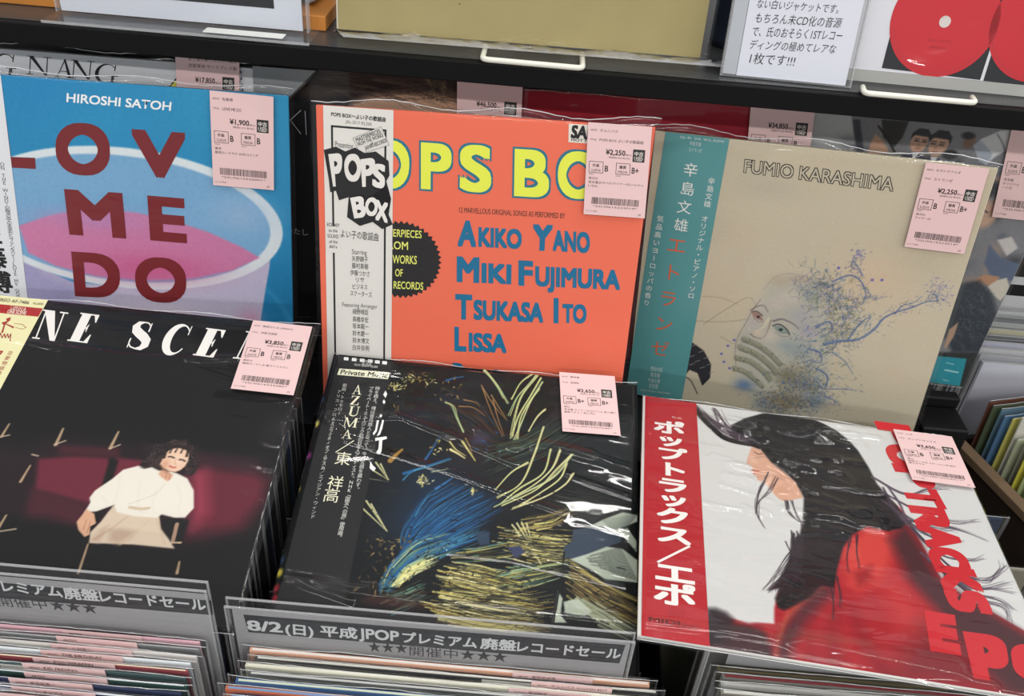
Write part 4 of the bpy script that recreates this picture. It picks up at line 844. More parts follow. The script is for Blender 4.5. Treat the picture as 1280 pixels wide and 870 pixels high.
for ch, p in (('A', [(27.8,47.1),(38.3,46.8),(27.7,35.7)]), ('Z', [(27.5,59.8),(39.8,59.8),(27.8,49.1)]), ('U', [(28.1,73.1),(41.5,72.9),(28.2,61.6)]), ('M', [(25.9,86.1),(39.2,85.9),(26.1,75.2)]), ('A', [(27.3,99.3),(38.6,99.3),(27.3,89.1)])):
    SF(b, ch, p, CRM, .15, .05, .0008)
line(b, [(25.5,115.3),(39.7,101)], .9, CRM, .0008)
VT(b, '東 祥高', [(33.6,121.4),(30.7,161.3)], 15.5, CRM, .004, .0008)
VT(b, '時を越え、魂は音の旅人となって、今、五感を震わす。', [(51.9,37.2),(52.8,152.5)], 4.9, (214, 214, 208), .004, .0008)
VT(b, 'プライベート・ミュージック初の日本人アーティスト。NHK「国宝への旅」使用曲。', [(45.6,38),(46.2,202)], 4.9, (214, 214, 208), .004, .0008)
VT(b, '前田・トゥモロー', [(18.7,37.3),(19.8,71.3)], 4.6, (196, 196, 190), .004, .0008)
VT(b, 'アリス・フローズン・スノー・タイム', [(14.7,45.7),(17,133.4)], 4.2, (196, 196, 190), 0, .0008)
VT(b, 'ムーンライト・オブ・アスカ／エイジアン・ウィンド', [(15.7,78.4),(18.3,184.4)], 4.6, (196, 196, 190), .002, .0008)
b.build('obi_strip', e)
b = MB()   # brushed white signature
for pts in ([(60.3,39.2),(62.6,42.9),(61.8,47.9),(58.8,44.3)], [(60.5,50),(62.6,52.6),(61.5,55.7),(59.5,53)], [(60.3,67.4),(62.2,69),(61.1,72),(59.2,70.3)], [(57.7,75.3),(60,75),(59.9,88.1),(57.7,92.9),(56.4,90.3),(58.1,86.4)],
            [(63,73.7),(64.7,74.4),(64.7,83.8),(63.6,91.3),(60.9,93.5),(62.1,86.9)], [(59.7,95.5),(70,92.4),(71.3,95),(67,97.3),(68.3,109.8),(66.7,113.6),(63.2,111.3),(64.9,107.6),(63.9,97.7),(60.3,99)], [(59.6,121.5),(62.6,125.6),(66.2,128.7),(64.6,132.3),(60.3,129.3)]):
    poly(b, pts, (230, 230, 228), .0010)
b.build('brush_signature', e)
bag(e, w=.317, h=.318, y0=-.001, seed=53, amp=.0008, m=PLASTIC_SOFT, n=220, folds=[([(8,75.5),(33.4,76.3),(79.6,68.9),(129.2,84.5),(193.9,108.7)], 2.2, 4), ([(6.1,77.6),(30.3,100.7),(70.8,110.5),(134.1,124.4),(242.3,154.7)], 1.8, 4), ([(2.5,243.2),(66.1,247.4),(149.7,249.5),(302.1,251.6)], 2.2, 3),
    ([(2.9,244.6),(53.9,256),(68.4,259.5)], 1.6, 3), ([(129.2,84.5),(192.4,90.9),(255.9,119.2),(313.2,134.2)], 1.4, 4), ([(159.7,76.3),(239,85.4),(313.3,103.8)], 1.4, 5), ([(192.4,90.9),(223.2,83.6),(270.5,90.9)], 1.4, 4), ([(144.2,205.4),(201.7,206.9),(309.1,221.9)], 1.2, 4)], xo=-.0005)
price_tag(e, [(233.6,-3.3),(291,-4.8),(240.2,68.6)], dict(artist='東祥高', title='AZUMA', price='2,650', net='2,409', g=('B+', 'B+'), note=['帯付', '見本盤 ライナー付 白ラベル 見ス通り', '盤面うすスリ 帯少汚れ']))

# ---- white cover with a woman's profile and red coat
e = empty('record_sleeve', sleeve_matrix(((0.1413,0.744,0.9282),(0.99607,-.08854,0.00234),(-.08856,-.99497,0.04683))), 'white record sleeve with a long-haired woman in a red coat, red side strip', 'record')
b = card((206, 204, 200), edge=(226, 216, 200))
cv = Canvas((204, 204, 202), 1.5)
R = np.random.RandomState(3)
HB, CO = (24, 23, 26), (160, 35, 42)
# coat and arm
cv.poly([(54.4,282.1),(75.8,284.6),(84.9,286.3),(91.9,284.1),(104.9,282.6),(106.7,266.6),(111.8,248.8),(123,220.1),(144,187.5),(179.3,139.3),(214.4,86.9),(238.9,126.2),(252,211.1),(313.1,256.9),(317.1,317.6),(147.4,326.5),(49.2,314.1)], CO, 1, 1.2)
cv.poly([(53.4,277.5),(60.3,276.1),(68.2,278.5),(73.4,283.9),(74.3,289.2),(87.1,289.8),(96.4,294.1),(99.7,308.6),(100.9,318.6),(49.2,314.1)], (42, 38, 42), .95, 3)
cv.poly([(71.8,289.7),(93.3,288.5),(99.4,299.6),(96.3,318),(78.7,317.1),(64.2,312.6)], (74, 40, 44), .7, 6)
cv.stroke([(147.4,236.3),(130.7,255.1),(115.7,274.5),(106.8,298.1),(101.7,317)], 6, (206, 84, 62), .8, 3, 1.6)
cv.poly([(108.4,256.3),(112.9,245.2),(131.3,231.8),(147.7,234.5),(137.1,249.5),(121.6,261.9),(114,267.6),(109.9,266)], (30, 27, 29), 1, 1.5)
cv.stroke([(149.5,239.3),(135.1,259.1),(119.5,283.2),(109.4,306.6),(110.4,318.1)], 14, (56, 42, 48), .75, 10, 5)
cv.poly([(173.2,190.9),(183.5,171.2),(198.8,155.8),(217.8,157.8),(221.9,170.8),(210.1,199.9),(194.9,223),(177,235.4),(169.3,228.3)], (204, 70, 62), .85, 6)
cv.poly([(177,214.2),(195.3,201.2),(191.6,220.1),(178,230)], (130, 30, 38), .7, 4)
cv.poly([(194.9,223),(213.2,210.2),(224.9,242.5),(229.4,273.6),(204.1,278.7)], (196, 62, 60), .6, 10)
for pts, w in (([(146.3,312.5),(148.9,282),(159.6,247.5)], 14), ([(183.2,319.5),(172.6,285),(169.8,253.7)], 16), ([(131.1,319.8),(130.2,293.4),(136.2,268.7)], 8)):
    cv.stroke(pts, w, (120, 28, 38), .55, w*.4, 6)
cv.poly([(217,167.9),(234.9,137.6),(243.4,166.2),(248.3,202.9),(262.4,217.7),(284,237.1),(307.2,256.5),(318.5,314),(270.1,315.1),(253.5,284),(238.1,239.8),(223.3,211.7)], (66, 40, 44), .92, 7)
cv.poly([(183.2,319.5),(220.7,259.6),(255,268.5),(271.3,314.9)], (96, 40, 46), .6, 12)
# face in profile, mostly under the hair
SKN = (206, 160, 136)
cv.poly([(110.5,54.4),(107.6,60.2),(104.4,71),(101,82.9),(100.2,87.9),(103.4,90.8),(105.4,93.3),(104.3,97.7),(106.4,99.6),(105.3,103.4),(108,106.3),(108.3,110.8),(114.6,114),(119.2,119.8),(121.9,128.1),(125.6,133.9),(129.7,135.7),(138.1,132.2),(148.2,126.7),(147.9,107.7),(138.7,92.3),(125.9,78.4),(118.5,60.2)], SKN, 1, .7)
cv.blob([(128.7,119.9)][0], 10, 7, (200, 148, 122), .7); cv.blob([(106.6,80.4)][0], 4, 7, (226, 188, 168), .7)
cv.stroke([(109.2,68.6),(112.8,71.6),(116.9,69.4)], 1.1, (70, 46, 44), .9); cv.stroke([(104.3,97.7),(108.1,97.5),(111.1,97.4)], 1.6, (170, 70, 68), .9); cv.stroke([(105,102.3),(109.2,101.3)], 1.4, (180, 84, 78), .9)
# hair: forelock, crown, fall, blown ends
cv.poly([(86.6,48.3),(89.4,30.4),(105.2,14.3),(124.4,1.3),(148.4,-7.3),(169.4,-3.9),(186,4.7),(198.8,15.3),(207.6,29.1),(213.1,42.1),(218.8,68),(221.7,91),(225.7,100.5),(234.2,118.6),(239.3,139.8),(230.9,148.8),(218.3,155.7),(200.7,153.4),(185.7,166.7),(174.2,184.9),(164.1,213.3),(158.5,234.9),(150.3,234),(132.7,240.2),(119.9,245.4),(113.6,244.2),(103.5,248.8),(114.1,234.5),(121,220.5),(130,196.3),(138.8,175.8),(144,157.5),(149,126.5),(143.8,105.1),(134.8,93.2),(124.1,81.2),(116.6,64.4),(100.1,56.8)], HB, 1, 1.2)
cv.stroke([(53.2,5.7),(60.7,23.6),(70.4,38.9),(82.3,53.3),(100.1,56.8),(115.9,55.7)], 6.5, HB, 1, 8, .8); cv.stroke([(73.9,5),(76.1,24),(81.7,37.6),(89.2,45.1)], 2.5, (70, 58, 68), .7, 2, .8)
for i in range(60):
    o_ = [(54,5.5),(62.5,20.4),(73.8,6.4)][R.randint(3)]; t_ = [(104.3,53.3)][0]
    cv.stroke([(o_[0] + R.randn()*2.2, o_[1] + R.randn()*2.2), ((o_[0]+t_[0])/2 - 2 + R.randn()*2, (o_[1]+t_[1])/2 + 4 + R.randn()*2), (t_[0] + R.randn()*5, t_[1] + R.randn()*3)], .5, (66, 54, 64), .6, 1.0)
for i in range(40):
    o_ = [(135.3,181.6)][0]; t_ = [(100.8,250.2),(107.4,248),(113.4,245.9),(119.4,249)][R.randint(4)]
    cv.stroke([(o_[0] + R.randn()*4, o_[1] + R.randn()*5), ((o_[0]+t_[0])/2 + 5 + R.randn()*2, (o_[1]+t_[1])/2 + R.randn()*3), (t_[0] + R.randn()*3, t_[1] + R.randn()*1.5)], 1.4, (44, 38, 44), .8, .2)
for pts in ([(119.4,96.7),(112.9,116.7),(105.9,136.1),(102.6,156.1),(107,175.7)], [(127.6,104.2),(116.5,124.9),(106,142.6),(102.4,158.2)], [(117.4,101.8),(109.2,124.3),(104.8,147.1),(105.2,165.9)], [(132.8,134.5),(133.1,149.4),(138.2,158.7),(142.7,161.9)], [(137.2,133.5),(137.9,150.5),(142,162),(142,172.1)], [(131.3,134.8),(131.2,147.7),(135.6,157.2)], [(156.5,235.3),(154.8,253.5),(151.7,268.8)], [(162.8,220.8),(163,242.5),(159.5,255.8)], [(190,165.8),(184.4,188.5),(183.6,207.4)], [(183.5,171.2),(175,196.2),(173,215)]):
    for k in range(3): cv.stroke([(p[0] + R.randn()*.8, p[1] + R.randn()*.8) for p in pts], .9, (48, 38, 46), .85, .3)
for pts in ([(222.6,101.1),(253.9,122.9),(280.5,129.8),(305.2,122.3)], [(222.8,114.5),(243.8,135.7),(263.3,141.8),(282,139.8)], [(226.3,118.1),(247.5,149.3),(266.2,157.4),(280.8,154.3)], [(231.4,127.8),(255.2,173.4),(281,177.5),(296.1,171.5)], [(241.2,146.6),(264.1,190.4),(288.1,198.2),(305.8,183.5),(310.5,176.9)], [(240.9,176.5),(265.7,208.2),(293.8,209.5),(309.7,208)],
            [(245.5,185),(270.4,214.3),(293.8,221.6),(301.1,230.3)], [(219.3,81.1),(244.7,100.7),(269.7,88.3),(290.7,81.3)], [(250.1,193.4),(274.6,222.1),(295.6,228),(294.5,243.1)], [(226.7,95.7),(231.4,127.8),(232.4,142.3)], [(230.8,90.2),(237.9,117.7),(236.3,137.3)], [(254.5,201.6),(281.5,209.4),(309.2,197.4)], [(236.3,137.3),(278.1,138.6),(305.7,148.9)]):
    for k in range(6): cv.stroke([(p[0] + R.randn()*1.5*(.3+j*.4), p[1] + R.randn()*1.5*(.3+j*.4)) for j, p in enumerate(pts)], 1.5, ((70,58,72),(96,84,98),(46,40,48))[R.randint(3)], .75, .25)
cv.grain(.8, 1, 5)
add_canvas(b, cv, z=.0001)
LR = (194, 38, 46)
# title running down the right side, letters turned
for ch, q in (('P', [(275.8,-13.9),(277.5,25.8),(239.8,-13.7),(242.9,26.1)]), ('O', [(277.2,20.7),(278.8,58),(240.1,24.1),(243.1,61.3)]), ('P', [(278.8,51.9),(279.9,86.1),(242.8,55.2),(245.4,88)]),
              ('T', [(277.5,86.6),(280.6,113.8),(243.8,88.4),(247,115.7)]), ('R', [(277.8,113.3),(279,145.6),(244.3,115.3),(245.8,147.7)]), ('A', [(280.8,139.1),(282.4,167.6),(246.9,140.2),(248.9,169)]),
              ('C', [(280.4,165.2),(281.1,193.3),(246.5,167.5),(248.2,195.6)]), ('K', [(282.5,188.4),(283.6,217.7),(248.5,189.1),(250,218.5)]), ('S', [(283.3,214.3),(284.5,239.4),(248.5,214.5),(250.7,239.7)])):
    G(b, ch, q, LR, .07, .0003)
for ch, q in (('E', [(227.6,244.4),(251.9,244.4),(222.1,285.7),(245.3,285.6)]), ('p', [(253,260.3),(285.6,259.3),(248.5,305.4),(276.6,305.5)]), ('o', [(287,264.5),(320.5,263.2),(279.8,299.3),(312.3,298.6)])):
    G(b, ch, q, LR, .085, .0003)
build_card('cover', b, e)
b = MB(); q = [(55.3,-6.4),(53.4,313.3),(0.9,6.9)]
poly(b, [(2.2, -.3), (q[0][0], -.3), (q[1][0], 315.2), (2.2, 315.2)], (174, 34, 43), .0006)
KW = (236, 232, 228)
for ch, p, s_ in (('ポ', [(26.5,49.3)], 23), ('ッ', [(27.4,70)], 21), ('プ', [(27.9,91.2)], 21), ('ト', [(28.3,114.5)], 22), ('ラ', [(28.3,137.3)], 22), ('ッ', [(28.8,156.5)], 21), ('ク', [(28.1,178.7)], 23), ('ス', [(28.7,202)], 23), ('エ', [(28.6,246.6)], 25), ('ポ', [(28.2,269.4)], 25)):
    VT(b, ch, [p[0], p[0]], s_, KW, .040, .0008, 1.42)
line(b, [(15.3,236.4),(41,213.3)], 2.2, KW, .0008)
DR = (92, 22, 28)
T(b, 'MIDI', [(7.8,300.7),(31.6,300.2),(7.7,296.4)], DR, .03, .0008); T(b, 'INC.', [(33.4,300.2),(47.4,299.7),(33.5,297.9)], DR, .01, .0008); T(b, 'MIDI SCHOOL RECORD', [(11.4,302.7),(44.9,302.1),(11.4,301.5)], DR, .01, .0008)
line(b, [(23.2,284.4),(34.4,284.2),(34.3,290.6),(23.2,290.9)], .4, (140, 26, 34), .0008, closed=True); line(b, [(24.4,289.4),(26.9,287.7),(30.6,288.2),(33.1,287.7)], .4, (140, 26, 34), .0008)
T(b, 'MIL-1001', [(29.6,32.4),(39.3,32.8),(29.6,29.6)], (230, 190, 180), .01, .0008)
b.build('obi_strip', e)
R = np.random.RandomState(41); creases = []
for i in range(44):      # the loose film over the hair, crumpled in long ripples
    x, y = R.uniform(870, 1040), R.uniform(510, 640); P_, l = [], R.uniform(14, 60)
    u0 = [(54.7,11),(208.9,12.9),(48.8,167.9),(184.8,148.6)]; fx, fy = (x - 870) / 190, (y - 508) / 132
    p = (np.array(u0[0]) * (1-fx) + np.array(u0[1]) * fx) * (1-fy) + (np.array(u0[2]) * (1-fx) + np.array(u0[3]) * fx) * fy
    for k in range(4): P_.append((p[0] + l * k / 3, p[1] + R.randn() * 2.2 + l * .02 * k))
    creases.append((P_, *((R.uniform(2.2, 3.6), R.uniform(4, 6.5)) if i % 2 else (R.uniform(1.5, 2.4), R.uniform(2, 3.2)))))
for i in range(7):
    u0 = [(7,67),(72.9,118.8),(140.4,163.4)]; p = np.array(u0[R.randint(3)]) + R.randn(2) * 12; l = R.uniform(20, 50); creases.append(([(p[0] + l * k / 3, p[1] + R.randn() * 2 + 3 * k) for k in range(4)], R.uniform(1.2, 2.0), R.uniform(1.9, 3.0)))
bag(e, w=.3190, h=.323, y0=-.004, seed=67, amp=.0011, m=PLASTIC_CRISP, n=240, folds=creases + [([(9.2,12),(63.2,3.2),(129,4.4),(225.7,8.9)], 1.8, 4), ([(5.9,301.5),(31.6,300.2),(98.2,299.9),(127.7,303),(259.8,311.6)], 2.4, 4), ([(77.3,43.9),(123.9,53.8),(152.8,71),(215.3,62.8)], 1.6, 5),
    ([(5.6,86.4),(36.7,74.2),(75.6,72.7)], 1.4, 4), ([(56.4,155.7),(90.9,169),(132.1,174.3),(181,169.7)], 1.2, 6), ([(3,134.6),(27.8,151.3),(69.2,178.9),(110.4,183)], 1.2, 5), ([(155.4,51.6),(194.9,91.3),(214.1,142.2)], 1.2, 5), ([(122.2,299.6),(169.9,299.1),(234,301.1)], 5.0, 9), ([(121.3,78.2),(158.1,87.9),(192.8,103.3)], 1.8, 5), ([(95.4,113.7),(136.6,109),(181.2,128.1)], 1.6, 4), ([(162.8,-3.7),(194.5,2.7),(215.2,22.1)], 1.4, 4), ([(149.9,145.7),(170.2,151.8),(185.2,146.4)], 1.2, 4)], xo=.0010)
price_tag(e, [(255,2.7),(313.7,1.7),(255.4,81.7)], dict(artist='エポ', title='ポップトラックス', price='3,650', net='3,319', g=('B', 'B+'), note=['帯付', '歌詞カード付 ステッカー付 折れ', '帯うすヤケ']))

# ================================================================ rear row, under the shelf
# ---- pale cover with spaced serif capitals
e = empty('record_sleeve', sleeve_matrix(((-.5924,0.8598,1.1966),(0.99966,0.02618,0),(0.00137,-.05232,-.99863))), 'pale grey record sleeve with thin black serif capitals behind the blue sleeve', 'record')
b = card((206, 207, 210)); K = (26, 26, 28)
for ch, p in (('G', [(50.4,27),(77.2,27.3),(58,4.4)]), ('N', [(86.8,22.9),(114.5,22.7),(91.6,4.5)]), ('A', [(114.4,23.6),(135.7,23.5),(119.6,5.1)]), ('N', [(129.4,23.6),(156.4,23.4),(134.5,5.1)]), ('G', [(152.8,25.7),(178.2,25.7),(158.5,6.7)])):
    SF(b, ch, p, K, .14, .035, .0003)
poly(b, [(228.3,25.8),(237.7,14.7),(237.8,26.7)], (214, 208, 70), .0003); line(b, [(227.6,25.1),(238.2,13.9),(237.9,25.9)], 1.2, K, .0004)
b.build('cover', e)
bag(e, seed=71, amp=.0004)
price_tag(e, [(240.2,-14.3),(302.5,-14.5),(232.7,80.1)], dict(head=['君と僕の第三次世界大戦的', '恋愛革命 サードプレス盤'], price='17,850', net='16,227', g=('B', 'B'), note=['備考']))
b = MB()
for p in [(302.1,3.4),(302.3,9.6),(302.6,16),(302.6,20.8)]: poly(b, ell(p, .8, 1.3, 10), (60, 62, 96), .0035)
b.build('perforation_marks', e)
# the bag's open flap, folded aside past the card edge
b = MB(); fl = [(313.7,-3),(377.5,-3.3),(348.1,26.9),(312.7,28)]
b.add([L3(p, .0008) for p in fl] + [L3(p, .0016) for p in fl], [(3,2,1,0), (4,5,6,7), (0,1,5,4), (1,2,6,5), (2,3,7,6), (3,0,4,7)], mat((134, 138, 140), .35))
b.tube([L3(fl[1], .0022), L3(fl[2], .0022)], .0012, mat((74, 72, 70), .4), 6)
b.build('bag_flap', e)

# ---- dark portrait cover
e = empty('record_sleeve', sleeve_matrix(((-.3261,0.8785,1.2004),(0.99985,0.01745,0),(0.00091,-.05233,-.99863))), 'dark record sleeve showing brown hair and a forehead behind the orange sleeve', 'record')
b = card((20, 18, 20)); cv = Canvas((20, 19, 22), 1.0); R = np.random.RandomState(2)
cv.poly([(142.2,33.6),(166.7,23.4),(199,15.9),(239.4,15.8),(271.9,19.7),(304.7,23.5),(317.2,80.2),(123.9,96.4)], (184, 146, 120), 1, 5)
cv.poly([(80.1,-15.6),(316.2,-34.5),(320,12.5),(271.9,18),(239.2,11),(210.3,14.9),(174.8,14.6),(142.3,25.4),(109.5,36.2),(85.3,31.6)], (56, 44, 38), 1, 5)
D0 = [np.array(t) for t in [(98.8,4.8),(238.9,3)]]
for i in range(150):
    y = R.uniform(88, 116); x = R.uniform(385, 560)
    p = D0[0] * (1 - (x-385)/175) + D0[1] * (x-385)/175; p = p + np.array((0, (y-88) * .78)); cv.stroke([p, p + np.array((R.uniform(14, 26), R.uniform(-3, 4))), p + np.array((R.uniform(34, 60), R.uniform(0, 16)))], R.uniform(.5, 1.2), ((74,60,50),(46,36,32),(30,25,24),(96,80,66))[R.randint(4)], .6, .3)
cv.poly([(234.9,3.3),(303,1),(304.1,15.4),(272,21.3),(255.6,17.7)], (34, 28, 26), .7, 4)
for i in range(40):
    p = (R.uniform(216, 236), R.uniform(2, 26)); cv.stroke([p, (p[0] + R.uniform(-2, 8), p[1] + R.uniform(6, 12))], .7, ((176,150,112),(120,98,76))[R.randint(2)], .5, .2)
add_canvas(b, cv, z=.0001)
LW = (176, 178, 180)
line(b, [(89.4,46.2),(78.1,57.1),(88.1,70.7)], .8, LW, .0003); line(b, [(93.9,46.6),(93.9,71.1)], .8, LW, .0003)
T(b, 'わたし', [(65.2,185.7),(90,186.5),(65.6,178.9)], (150, 152, 154), 0, .0003)
line(b, [(69.8,292.7),(88.6,292.1)], .4, (90, 92, 94), .0003); line(b, [(76.4,292.6),(76.4,301.3)], .4, (90, 92, 94), .0003)
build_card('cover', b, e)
bag(e, seed=73, amp=.0004)
price_tag(e, [(248.2,-6.5),(313.8,-5.5),(251.3,91.1)], dict(artist='', title='', price='46,500', net='42,273', g=('B', 'B'), note=['帯付']))

# ---- red cover
e = empty('record_sleeve', sleeve_matrix(((-.031,0.8901,1.1919),(0.99992,0.00918,0.00871),(0.00918,-.05226,-.99859))), 'plain crimson record sleeve behind the orange and beige sleeves', 'record')
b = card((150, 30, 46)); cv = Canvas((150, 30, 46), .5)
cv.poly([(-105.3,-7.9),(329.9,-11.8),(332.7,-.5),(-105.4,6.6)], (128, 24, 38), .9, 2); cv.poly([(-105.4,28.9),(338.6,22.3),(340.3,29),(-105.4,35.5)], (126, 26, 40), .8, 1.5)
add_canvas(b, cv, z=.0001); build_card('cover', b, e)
bag(e, seed=79, amp=.0010, folds=[([(48.6,-1.8),(60.3,2.2),(68,14.8),(82.5,12),(87.7,0.2)], 1.6, 2)])
price_tag(e, [(247.8,-12.8),(312.6,-12.9),(259.8,84.5)], dict(artist='', title='', price='34,850', net='31,682', g=('B', 'B'), note=['帯付']))

# ---- crowd photograph cover
e = empty('record_sleeve', sleeve_matrix(((0.2459,0.9091,1.2017),(0.99908,-.01945,-.03834),(-.03929,-.05162,-.99789))), 'record sleeve with a crowd photograph of men in suits behind the beige sleeve', 'record')
b = card((176, 178, 178)); cv = Canvas((120, 120, 124), 1.1); R = np.random.RandomState(4)
cv.poly([(-61.2,-16.1),(80.1,6.3),(100.8,55.3),(194.6,378.8),(39.2,404)], (178, 181, 182), 1, .5)
SK2, SU, HK = (186, 148, 126), (46, 50, 64), (34, 32, 34)
for i in range(90):
    p = [(R.uniform(85, 315), R.uniform(20, 250))]
    cv.blob(p[0], R.uniform(5, 16), R.uniform(4, 12), ((60,62,72),(120,120,124),(40,40,46),(150,130,116),(84,88,104))[R.randint(5)], .7)
cv.poly([(84.3,14.2),(91.5,13.2),(106.2,45.7),(101.4,51.7)], (60, 64, 72), 1, 1)
cv.poly([(110,36.5),(111.5,25.9),(121.8,31.4),(132.8,43.9),(110.6,48.7)], SK2, 1, 1.2)
cv.poly([(113,10.3),(140.6,8.3),(139.9,25.5),(135.3,36.5),(120.7,28.1)], (40, 42, 46), 1, 1); cv.stroke([(112,17.3),(123.9,27.7),(137.1,41.5)], 2, (26, 26, 28), 1)
def head(c, r, hair=HK, skin=SK2, look=0):
    cx, cy = c
    cv.poly([(cx-r*1.7, cy+r*3.2), (cx-r*1.3, cy+r*1.6), (cx, cy+r*1.2), (cx+r*1.3, cy+r*1.6), (cx+r*1.8, cy+r*3.2)], SU, 1, 1)
    cv.poly([(cx-r*.35, cy+r*1.2), (cx+r*.35, cy+r*1.2), (cx+r*.1, cy+r*2.4)], (206, 206, 206), 1, .5)
    cv.blob((cx, cy), r*1.0, r*1.28, skin, 1, 0, .85)
    cv.poly([(cx-r*1.05, cy-r*.2), (cx-r*1.05, cy-r*.9), (cx-r*.5, cy-r*1.5), (cx+r*.5, cy-r*1.5), (cx+r*1.05, cy-r*.9), (cx+r*1.05, cy-r*.2), (cx+r*.75, cy-r*.65), (cx-r*.7, cy-r*.7)], hair, 1, .5)
    for k in (-.42, .42):
        cv.stroke([(cx+(k-.2+look)*r, cy-r*.08), (cx+(k+.2+look)*r, cy-r*.08)], r*.16, (50, 38, 36), .9); cv.stroke([(cx+(k-.24+look)*r, cy-r*.3), (cx+(k+.24+look)*r, cy-r*.32)], r*.12, (50, 40, 38), .8)
    cv.stroke([(cx+look*r, cy), (cx+(look*1.3-.1)*r, cy+r*.35), (cx+(look+.1)*r, cy+r*.38)], r*.1, (140, 104, 88), .8); cv.stroke([(cx+(look-.25)*r, cy+r*.7), (cx+(look+.25)*r, cy+r*.7)], r*.12, (134, 82, 76), .9)
head([(158.5,28.1)][0], 9.5, look=.1); head([(179,28.8)][0], 10.5, look=-.15)
cv.blob([(194,37.2)][0], 10, 7, HK, 1, 0, .6); cv.blob([(208.1,21.4)][0], 8, 9, (120, 92, 74), 1, 0, .5); cv.blob([(204.8,15)][0], 9, 5, HK, 1, 0, .5)
cv.poly([(215.6,25.5),(218.7,16.5),(234.5,5.8),(254.2,1.4),(270,11.2),(251.3,22.4),(240.3,32.6),(234.1,42.3),(223.4,36.7)], (196, 198, 198), 1, 1); cv.poly([(213.4,24.1),(219.4,18.1),(235.8,29.7),(235.7,42.1),(226.3,39.8)], (158, 166, 178), 1, .8)
cv.stroke([(232.6,9.5),(240.7,16.9),(247.9,26.3)], 1.2, (90, 92, 96), .9)
cv.blob([(260.3,56.5)][0], 12, 9, (180, 146, 124), 1, 0, .5)
cv.blob([(255.5,95.9)][0], 15, 20, (186, 152, 130), 1, 0, .6); cv.stroke([(250.1,91.1),(256.4,93.9)], 1.8, (60, 46, 44), .9)
cv.blob([(247.5,67.4)][0], 16, 12, HK, .9, 0, .5)
cv.poly([(276.6,153.2),(272.3,129),(290.5,143.1),(314.8,147.6),(319.4,169.2),(292,169.1)], (86, 98, 120), 1, 1.5); cv.poly([(278.8,123.2),(292.4,117.4),(304.5,129.3),(296.5,140.3)], (186, 182, 178), 1, 1.2)
cv.poly([(272.1,174.1),(281.5,165.6),(299.8,166),(295.2,176.9),(279.6,179.2)], (170, 128, 100), 1, 1); cv.poly([(290.8,179.6),(298,170.3),(307.1,165.9),(316.5,179.9),(311.8,195.3),(299.9,188.6)], (192, 186, 172), 1, 1)
cv.poly([(318.5,202.7),(318.2,183.8),(325.8,189),(328,207.7),(321.7,215),(313.2,207.8)], (176, 124, 90), 1, 1)
cv.poly([(260.9,207.1),(261.5,179.8),(279,173.1),(299.9,188.6),(314,209.8),(326.1,216.5),(332.2,245.2),(326,262.9),(284.5,269.3),(267.5,249.5)], (52, 58, 66), 1, 3)
for i in range(120):
    p = [(288.8,219)][0]; p = (p[0] + R.randn()*13, p[1] + R.randn()*20); cv.stroke([p, (p[0] + R.uniform(2, 7), p[1] + R.uniform(-2, 6)), (p[0] + R.uniform(5, 12), p[1] + R.uniform(2, 12))], .9, ((76,84,94),(38,42,48),(96,104,112))[R.randint(3)], .6, .3)
cv.poly([(272.2,262.2),(269.7,240.3),(276.5,228.4),(278.3,247.9),(275.7,266.2)], (170, 140, 116), 1, 1)
cv.poly([(248.2,274.9),(329.6,262.3),(351.4,353.5),(280.6,365)], (46, 48, 50), 1, 2)
cv.poly([(253.9,277.5),(304.1,275.4),(312.7,325.6),(266.5,325.7)], (44, 138, 152), 1, .6)
for i, p in enumerate([(283.4,284.3),(285.3,294.5),(287.5,308.1)]): cv.stroke([p, (p[0] + (9, 16, 8)[i], p[1] + 1)], (1.0, 2.0, .9)[i], (190, 220, 222), .8)
cv.grain(3.0, 1, 6)
add_canvas(b, cv, z=.0001); build_card('cover', b, e)
bag(e, seed=83, amp=.0006)
price_tag(e, [(241,-8.5),(307.9,-10),(260.8,96.1)], dict(artist='オムニバス', title='', price='8,250', net='7,500', g=('B', 'B'), note=['見本盤', 'オリジナル', 'ード付']))

# black bookend block at the foot of the crowd sleeve
e = empty('bookend', Matrix.Translation((.488, .80, .8545)), 'black plastic bookend block at the foot of the crowd photograph sleeve', 'bookend')
b = MB(); b.bevbox(-.028, -.02, 0, .024, .035, .036, mat((10, 10, 11), .5), .002); b.build('block', e)
b = MB(); b.bevbox(-.028, .020, .0362, .024, .035, .050, mat((10, 10, 11), .5), .002); b.build('back_lip', e)

# ================================================================ acrylic sign holders between the lying sleeves and the filed records
def sign(name_label, x0, x1, y, ztop, zbot, text_fn, paper):
    w = x1 - x0
    e = empty('sign_holder', Matrix.Translation(((x0+x1)/2, y, zbot)), name_label, 'sign')
    h = ztop - zbot
    for nm, yy, hh in (('front_sheet', 0, h - .004), ('back_sheet', .0052, h)):
        b = MB(); b.box(-w/2, yy, 0, w/2, yy + .0016, hh - .0012, ACRYLIC); b.box(-w/2, yy, hh - .0012, w/2, yy + .0016, hh, ACRYLIC_EDGE)
        for sx in (-1, 1): b.box(sx*w/2 - .0006, yy - .0001, 0, sx*w/2 + .0006, yy + .0017, hh, ACRYLIC_EDGE)
        b.build(nm, e)
    b = MB(); px0, px1, pz1, pz0 = paper
    b.box(px0 - e.location.x, .0024, 0, px1 - e.location.x, .0027, pz1 - zbot, mat((150, 150, 152), .7))
    text_fn(b, e.location.x, zbot); b.build('paper_insert', e)
    return e
def sq(b, pts, col, y, ex, zb):
    b.add([(p[0] - ex, y, p[1] - zb) for p in pts], [tuple(range(len(pts)))], mat(col, .7))
